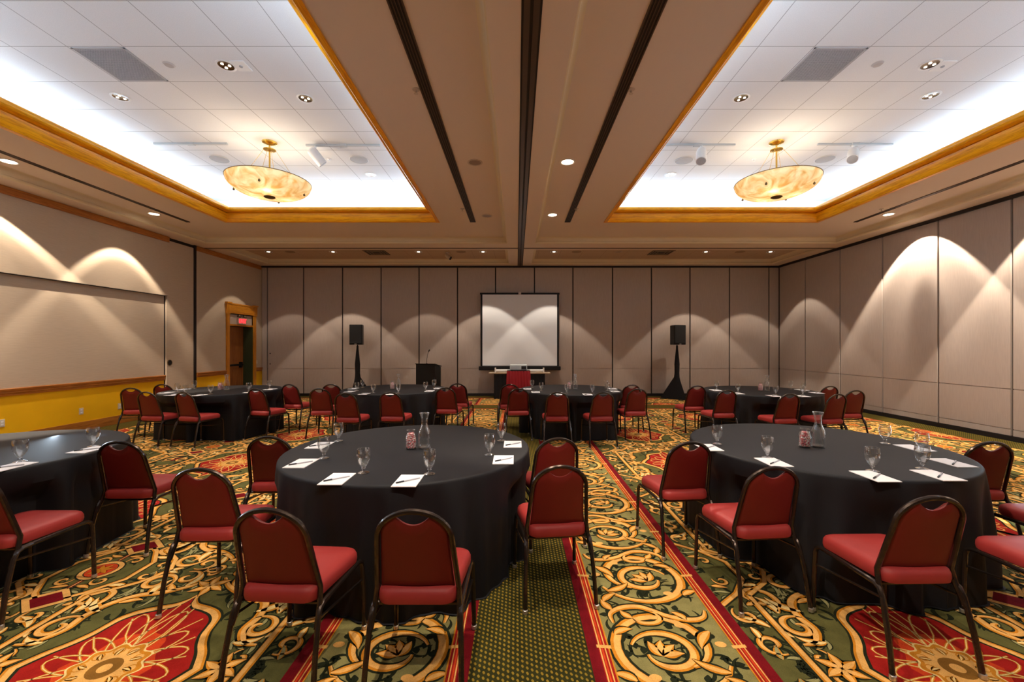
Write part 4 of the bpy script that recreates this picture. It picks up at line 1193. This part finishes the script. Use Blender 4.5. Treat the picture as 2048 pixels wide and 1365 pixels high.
for i, (nm, tx, ty) in enumerate(TABLES):
    e = empty('round_table', (tx, ty, 0), 0, 'round banquet table hidden under the black cloth, '+nm, 'table', 'round banquet tables')
    MB().lathe([(.89, .728), (.905, .732), (.905, .750), (.895, .754)], 64).build('tabletop', [M['tabletop']], e, smooth=True)
    for sx, sy in ((1, 1), (1, -1), (-1, 1), (-1, -1)):
        MB().tube([(sx*.5, sy*.42, 0), (sx*.5, sy*.42, .73)], .014, 8).build('leg', [M['black_metal']], e)
    c = cloth_mesh(11+i, tx, ty).build('tablecloth', [M['cloth']], smooth=True); c.location = (tx, ty, 0)
    tag(c, 'floor-length black tablecloth over the '+nm, 'tablecloth', 'black tablecloths')

# ------------------------------------------------------------------ tableware
def goblet():
    k = 1.0
    pr = [(.0005, .0), (.034, .0), (.0355, .003), (.030, .006), (.012, .012), (.0095, .022), (.013, .030), (.011, .036), (.020, .046), (.033, .066), (.040, .092), (.0415, .112), (.039, .135), (.0365, .150),
          (.0355, .1505), (.0345, .149), (.037, .134), (.0392, .112), (.0378, .092), (.031, .068), (.018, .051), (.0005, .046)]
    mb = MB().lathe(pr, 28, cap0=False, cap1=False)
    for k, f in enumerate(mb.f):
        if max(mb.v[i][2] for i in f) < .062: mb.m[k] = 1
    o = mb.build('water_goblet', [M['shell'], M['solid']], smooth=True)
    return o
def carafe():
    pr = [(.0005, 0), (.043, 0), (.047, .004), (.0475, .02), (.0475, .115), (.044, .135), (.034, .158), (.025, .180), (.0225, .205), (.026, .235), (.036, .268), (.038, .272), (.0365, .274),
          (.034, .269), (.024, .236), (.0205, .205), (.023, .181), (.032, .156), (.042, .133), (.0452, .115), (.0452, .020), (.042, .012), (.0005, .010)]
    mb = MB().lathe(pr, 32, cap0=False, cap1=False)
    for k, f in enumerate(mb.f):
        zz = [mb.v[i][2] for i in f]
        if max(zz) < .021 or min(zz) > .265: mb.m[k] = 1
    return mb.build('carafe', [M['shell'], M['solid']], smooth=True)
def jar():
    pr = [(.0005, 0), (.038, 0), (.043, .006), (.045, .03), (.045, .07), (.040, .10), (.031, .122), (.030, .132), (.034, .142), (.0335, .145), (.0315, .143), (.0275, .132), (.0285, .120), (.0375, .098), (.0425, .07), (.0425, .03), (.040, .009), (.0005, .006)]
    return MB().lathe(pr, 32, cap0=False, cap1=False).build('candy_jar', [M['shell']], smooth=True)
def candies(seed):
    rnd = random.Random(seed); mb = MB()
    z = .016; lay = 0
    while z < .122:
        rm = .0415 if z < .07 else (.0415-(z-.07)*.30)
        rm -= .0115
        for (rr, n) in ((rm, 9), (rm*.45, 4)):
            for k in range(n):
                a = 2*PI*k/n+lay*.37+rnd.uniform(-.1, .1)
                cx, cy = rr*math.cos(a), rr*math.sin(a)
                q = Matrix.Rotation(rnd.uniform(0, PI), 3, 'X') @ Matrix.Rotation(rnd.uniform(0, PI), 3, 'Z')
                mi = rnd.randint(0, 1); vs = []
                for zz, r in ((-.0038, .006), (-.002, .0085), (.002, .0085), (.0038, .006)):
                    for m_ in range(8):
                        b = 2*PI*m_/8; v = q @ Vector((r*math.cos(b), r*math.sin(b), zz)); vs.append((cx+v.x, cy+v.y, z+v.z))
                o0 = [(i*8+m_, i*8+(m_+1) % 8, (i+1)*8+(m_+1) % 8, (i+1)*8+m_) for i in range(3) for m_ in range(8)]
                mb.add(vs, o0, mi); mb.add(vs[:8], [tuple(range(7, -1, -1))], 1-mi); mb.add(vs[24:], [tuple(range(8))], 1-mi)
        z += .0125; lay += 1
    return mb.build('wrapped_candies', [M['candy_pink'], M['candy_white']])
def notepad():
    mb = MB(); mb.box(-.07, .07, -.108, .108, 0, .004)
    return mb.build('notepad', [M['paper']])
def pen():
    e = empty('pen')
    MB().tube([(-.078, 0, .0045), (-.074, 0, .0045), (-.030, 0, .0045)], [.0025, .0048, .0048], 8).build('pen_cap', [M['pen_black']], e, smooth=True)
    MB().tube([(-.030, 0, .0042), (.066, 0, .0042), (.070, 0, .0042)], [.0042, .0042, .003], 8).build('pen_barrel', [M['pen_clear']], e, smooth=True)
    return e
gob0, car0, jar0, can0, pad0, pen0 = goblet(), carafe(), jar(), candies(1), notepad(), pen()
index_kids(pen0)
protos = {'g': [gob0, True], 'c': [car0, True], 'j': [jar0, True], 'k': [can0, True], 'p': [pad0, True], 'n': [pen0, True]}
def place(key, x, y, z, rz, label, cat, group):
    o, first = protos[key]
    if first:
        protos[key][1] = False; c = o
    else:
        c = o.copy(); COL.objects.link(c)
        for ch in KIDS.get(o.name, []):
            d_ = ch.copy(); COL.objects.link(d_); d_.parent = c
    c.location = (x, y, z); c.rotation_euler = (0, 0, rz); tag(c, label, cat, group)
    if key == 'k': c['kind'] = 'stuff'
    return c
WHO = ['front left seat', 'front right seat', 'left seat', 'rear left seat', 'right seat', 'rear right seat']
PG = [(-.14, -.68), (.275, -.70), (-.54, -.34), (-.66, .19), (.615, -.25), (.685, .20)]
PP = [(-.25, -.80), (.18, -.83), (-.63, -.47), (-.76, .04), (.72, -.38), (.78, .075)]
own = {0: ([(-.95, 2.624), (-.535, 2.597), (-1.35, 2.961), (-1.47, 3.49), (-.195, 3.05), (-.125, 3.50)],
           [(-1.06, 2.50), (-.632, 2.467), (-1.44, 2.83), (-1.555, 3.34), (-.09, 2.92), (-.03, 3.375)], (-.808, 3.237), (-.707, 3.245)),
       1: ([(1.765, 2.974), (2.24, 2.659), (1.61, 3.39), (2.60, 2.707), (2.99, 3.116), (2.97, 3.406)],
           [(1.735, 2.855), (2.16, 2.55), (1.485, 3.27), (2.56, 2.57), (2.925, 2.84), (3.06, 3.25)], (2.242, 3.287), (2.346, 3.287)),
       2: ([(-3.37, 2.868), (-3.31, 3.304)], [(-3.30, 2.75), (-3.235, 3.20)], None, None)}
WHO2 = {1: ['left front seat', 'front middle seat', 'rear left seat', 'front right seat', 'right seat', 'rear right seat'], 2: ['near right seat', 'far right seat']}
for i, (nm, tx, ty) in enumerate(TABLES):
    if i in own: G_, P_, J_, C_ = own[i]
    else:
        rnd = random.Random(i)
        j = lambda: rnd.uniform(-.015, .015)
        G_ = [(tx+a+j(), ty+b+j()) for a, b in PG]; P_ = [(tx+a+j()*.5, ty+b+j()*.5) for a, b in PP]; J_ = (tx-.02, ty-.06); C_ = (tx+.09, ty-.06)
    who = WHO2.get(i, WHO)
    for k, (x, y) in enumerate(G_):
        place('g', x, y, ZT, k*.7, 'clear footed water goblet at the %s of the %s' % (who[k], nm), 'glass', 'water goblets on the '+nm)
    for k, (x, y) in enumerate(P_):
        place('p', x, y, ZT, 0, 'white notepad sheet at the %s of the %s' % (who[k], nm), 'notepad', 'notepads on the '+nm)
        place('n', x+.006, y-.012, ZT+.004, .66, 'capped pen lying on the notepad, %s of the %s' % (who[k], nm), 'pen', 'pens on the '+nm)
    if J_:
        place('j', J_[0], J_[1], ZT, i, 'glass candy jar in the middle of the '+nm, 'jar', 'candy jars')
        place('k', J_[0], J_[1], ZT, i, 'pink and white wrapped candies filling the jar on the '+nm, 'candy', 'candy fillings')
        place('c', C_[0], C_[1], ZT, i, 'clear glass water carafe in the middle of the '+nm, 'carafe', 'glass carafes')

# ------------------------------------------------------------------ presentation gear by the back wall
YS = 12.70
def sx_(px, Y): return (px-1033)*Y/845
def sz_(py, Y): return H_CAM-(py-691)*Y/845
e = empty('projection_screen', (sx_(1039.5, YS), YS, 0), 0, 'white projection screen with black border hanging low over the narrow table', 'screen')
hw = (1117.5-961)/2*YS/845
z0, z1 = sz_(741, YS), sz_(586, YS)
MB().box(-hw+.03, hw-.03, -.004, .004, z0+.12, z1-.05).build('screen_fabric', [M['screen']], e)
mb = MB(); mb.box(-hw, -hw+.055, -.006, .006, z0+.1, z1-.03); mb.box(hw-.055, hw, -.006, .006, z0+.1, z1-.03); mb.box(-hw, hw, -.006, .006, z0+.1, z0+.135)
mb.build('screen_border', [M['black_metal']], e)
MB().box(-hw-.02, hw+.02, -.018, .018, z1-.055, z1).build('top_bar', [M['black_metal']], e, bevel=.005)
MB().box(-hw-.05, hw+.05, -.06, .05, z0, z0+.12).build('roller_case', [M['black_metal']], e, bevel=.012)
MB().box(-.04, .04, -.03, .0, z1-.06, z1+.03).build('top_hook', [M['glide']], e, bevel=.004)
mb = MB(); mb.cyl((0, .07, .25), (0, .07, z1-.02), .016, 10); mb.build('support_pole', [M['black_metal']], e)
for a in (-.6, .6, PI/2*3): 
    mb = MB(); dx, dy = (math.sin(a)*.5, 0) if a < 2 else (0, -.0)
    mb.tube([(0, .07, .45), (dx*1.2, .07, .012)], .012, 8); mb.build('leg', [M['black_metal']], e)

YT = 12.40
e = empty('narrow_table', (sx_(1039, YT), YT, 0), 0, 'narrow cream-topped table with black skirt standing below the projection screen', 'table')
tw = 61*YT/845
MB().box(-tw, tw, -.19, .19, .725, .752).build('tabletop', [M['cream']], e, bevel=.006)
mb = MB(); n = 60; sw = 50*YT/845
rings = []
for z, am in ((.0, .012), (.35, .010), (.72, .004)):
    ring = []
    for k in range(n*4):
        s_ = k//n; u = (k % n)/n
        c = [(-sw, -.17), (sw, -.17), (sw, .17), (-sw, .17)]; a, b = c[s_], c[(s_+1) % 4]
        x = a[0]+(b[0]-a[0])*u; y = a[1]+(b[1]-a[1])*u
        nx, ny = [(0, -1), (1, 0), (0, 1), (-1, 0)][s_]; w = am*math.sin(k*1.3)
        ring.append((x+nx*w, y+ny*w, z))
    rings.append(ring)
mb.loft(rings); mb.build('skirt', [M['cloth']], e, smooth=True)
e = empty('rolled_tube', (sx_(1039, YT), YT-.06, .752), 0, 'long white tube lying between two end brackets on the narrow table', 'tube')
tl = 48*YT/845
MB().tube([(-tl, 0, .055), (tl, 0, .055)], .04, 16).build('tube', [M['lamp_white']], e, smooth=True)
for s in (-1, 1): MB().box(s*tl-.02, s*tl+.02, -.05, .05, 0, .14).build('end_bracket', [M['lamp_white']], e, bevel=.004)

YC = 9.75
e = empty('projector_cart', (sx_(1037, YC), YC, 0), 0, 'small media cart draped with a bright red pleated skirt in front of the screen', 'cart')
cw = 22.5*YC/845; zc = sz_(741, YC)
MB().box(-cw, cw, -.21, .21, zc-.022, zc).build('cart_top', [M['black_metal']], e, bevel=.005)
mb = MB(); rings = []; n = 44
for z, am, ex_ in ((.03, .016, .030), (.35, .014, .022), (.7, .010, .010), (zc-.008, .004, .003), (zc-.004, .002, .002)):
    ring = []
    for k in range(n*4):
        s_ = k//n; u = (k % n)/n
        W_, D_ = cw+ex_, .21+ex_
        c = [(-W_, -D_), (W_, -D_), (W_, D_), (-W_, D_)]; a, b = c[s_], c[(s_+1) % 4]
        x = a[0]+(b[0]-a[0])*u; y = a[1]+(b[1]-a[1])*u
        nx, ny = [(0, -1), (1, 0), (0, 1), (-1, 0)][s_]; w = am*math.sin(k*2*PI/5.5)
        ring.append((x+nx*w, y+ny*w, z))
    rings.append(ring)
mb.loft(rings, cap0=False, cap1=False); mb.build('red_skirt', [M['red_cloth']], e, smooth=True)
for sx in (-1, 1):
    for sy in (-1, 1): MB().lathe([(.02, 0), (.028, .01), (.028, .03), (.012, .045), (.012, zc-.03)], 10, (sx*(cw-.04), sy*.17, 0)).build('cart_leg', [M['black_metal']], e)
e = empty('projector', (sx_(1037, YC), YC, zc), 0, 'pale grey projector standing on the red-skirted cart', 'projector')
pw = 17*YC/845
MB().box(-pw, pw, -.15, .15, .012, .13).build('housing', [M['device']], e, bevel=.012)
mb = MB()
for k in range(9): mb.box(-pw+.03+k*.022, -pw+.042+k*.022, -.153, -.148, .04, .10)
mb.build('vent_slots', [M['grey_grille']], e)
MB().box(-pw+.26, pw-.02, -.154, -.149, .03, .10).build('connector_panel', [M['gap']], e)
mb = MB()
for sx in (-1, 1):
    for sy in (-1, 1): mb.lathe([(.012, 0), (.012, .014)], 8, (sx*(pw-.04), sy*.11, 0))
mb.build('feet', [M['black_metal']], e)

# lectern
YL = 11.95
e = empty('lectern', (sx_(857, YL), YL, 0), math.radians(-14), 'black lectern with a slanted top between the left loudspeaker and the screen', 'lectern')
w_, d_ = .29, .20
ztop = sz_(727, YL)
mb = MB(); vs = []
for x in (-w_, w_):
    vs += [(x, -d_, .04), (x, d_, .04), (x, d_, ztop-.11), (x, -d_, ztop-.024)]
mb.add(vs, [(0, 1, 2, 3), (7, 6, 5, 4), (0, 4, 5, 1), (1, 5, 6, 2), (2, 6, 7, 3), (3, 7, 4, 0)])
mb.build('cabinet', [M['black_metal']], e, bevel=.008)
mb = MB(); vs = []
for x in (-w_-.015, w_+.015):
    vs += [(x, -d_-.015, ztop-.022), (x, d_+.02, ztop-.10), (x, d_+.02, ztop-.078), (x, -d_-.015, ztop)]
mb.add(vs, [(0, 1, 2, 3), (7, 6, 5, 4), (0, 4, 5, 1), (1, 5, 6, 2), (2, 6, 7, 3), (3, 7, 4, 0)])
mb.build('reading_top', [M['black_metal']], e, bevel=.005)
MB().box(-w_-.02, w_+.02, -d_-.02, d_+.02, 0, .04).build('base', [M['black_metal']], e, bevel=.005)
e2 = empty('gooseneck_microphone', (sx_(856, YL)-.02, YL-.08, ztop-.025), 0, 'thin gooseneck microphone rising from the black lectern', 'microphone')
MB().lathe([(.035, -.0), (.035, .015), (.012, .03)], 14, (0, 0, .0)).build('mic_base', [M['black_metal']], e2, smooth=True)
MB().tube([(0, 0, .02), (.005, 0, .15), (.02, 0, .26), (.055, 0, .36)], .006, 6).build('gooseneck', [M['black_metal']], e2, smooth=True)
MB().tube([(.052, 0, .35), (.062, 0, .37), (.074, 0, .40), (.08, 0, .415)], [.008, .016, .018, .010], 10).build('mic_head', [M['black_metal']], e2, smooth=True)

# loudspeakers on scrim-covered stands
def pa(px, cy, where, twist, boxz):
    X = sx_(px, cy)
    e = empty('speaker_stand', (X, cy, 0), twist, 'speaker stand in a black flared scrim, '+where, 'speaker stand')
    mb = MB(); rings = []
    prof = [(.0, .46, 0.), (.1, .40, 0.), (.45, .19, .05), (.62, .085, .15), (.74, .072, .25), (1.0, .075, .5), (1.2, .055, .6), (1.45, .030, .8), (1.53, .028, .9)]
    for z, r, tw_ in prof:
        ring = []
        for k in range(3):
            for m_ in range(8):
                a0 = 2*PI*k/3+tw_; a1 = 2*PI*(k+1)/3+tw_; u = m_/8
                x = (1-u)*math.cos(a0)+u*math.cos(a1); y = (1-u)*math.sin(a0)+u*math.sin(a1)
                bl = min(1, .35+z*.6) if z > .5 else .0
                l = math.hypot(x, y); f = (1-bl)*1+bl*(1/l)
                ring.append((r*x*f, r*y*f, z+.003))
        rings.append(ring)
    mb.loft(rings); mb.build('scrim', [M['cloth']], e, smooth=True)
    MB().cyl((0, 0, 1.40), (0, 0, 1.56), .018, 12).build('pole', [M['black_metal']], e)
    s = empty('loudspeaker', (X, cy, 1.565), twist*.0+(.06 if px < 1000 else .16), 'black loudspeaker on the stand, '+where, 'loudspeaker')
    hh = boxz
    mb = MB(); vs = []
    for z in (.0, hh): vs += [(-.18, -.17, z), (.18, -.17, z), (.125, .17, z), (-.125, .17, z)]
    mb.add(vs, [(3, 2, 1, 0), (4, 5, 6, 7), (0, 1, 5, 4), (1, 2, 6, 5), (2, 3, 7, 6), (3, 0, 4, 7)])
    mb.build('cabinet', [M['black_metal']], s, bevel=.012)
    MB().box(-.165, .165, -.182, -.168, .04, hh-.03).build('grille', [mat('speaker_mesh', (.02, .021, .022), .8)], s, bevel=.01)
    MB().box(-.03, .03, -.184, -.18, .012, .028).build('badge', [M['glide']], s)
pa(715, 12.2, 'left of the lectern', .35, .575)
pa(1354, 12.28, 'right of the screen near the right corner', .75, .565)

# ------------------------------------------------------------------ camera, world, colour
cam = bpy.data.cameras.new('camera'); co = bpy.data.objects.new('camera', cam); COL.objects.link(co)
cam.sensor_fit = 'HORIZONTAL'; cam.sensor_width = 36; cam.lens = 845/2048*36
cam.shift_x = -9/2048; cam.shift_y = 8.5/2048
co.location = (0, 0, H_CAM); co.rotation_euler = (PI/2, 0, 0)
cam.clip_start = .05; cam.clip_end = 100
S.camera = co
w = bpy.data.worlds.new('world'); S.world = w; w.use_nodes = True
w.node_tree.nodes['Background'].inputs[0].default_value = (.5, .4, .3, 1); w.node_tree.nodes['Background'].inputs[1].default_value = .0
S.view_settings.view_transform = 'Standard'; S.view_settings.look = 'None'
S.view_settings.exposure = 0.0; S.view_settings.gamma = 1; S.view_settings.use_curve_mapping = False
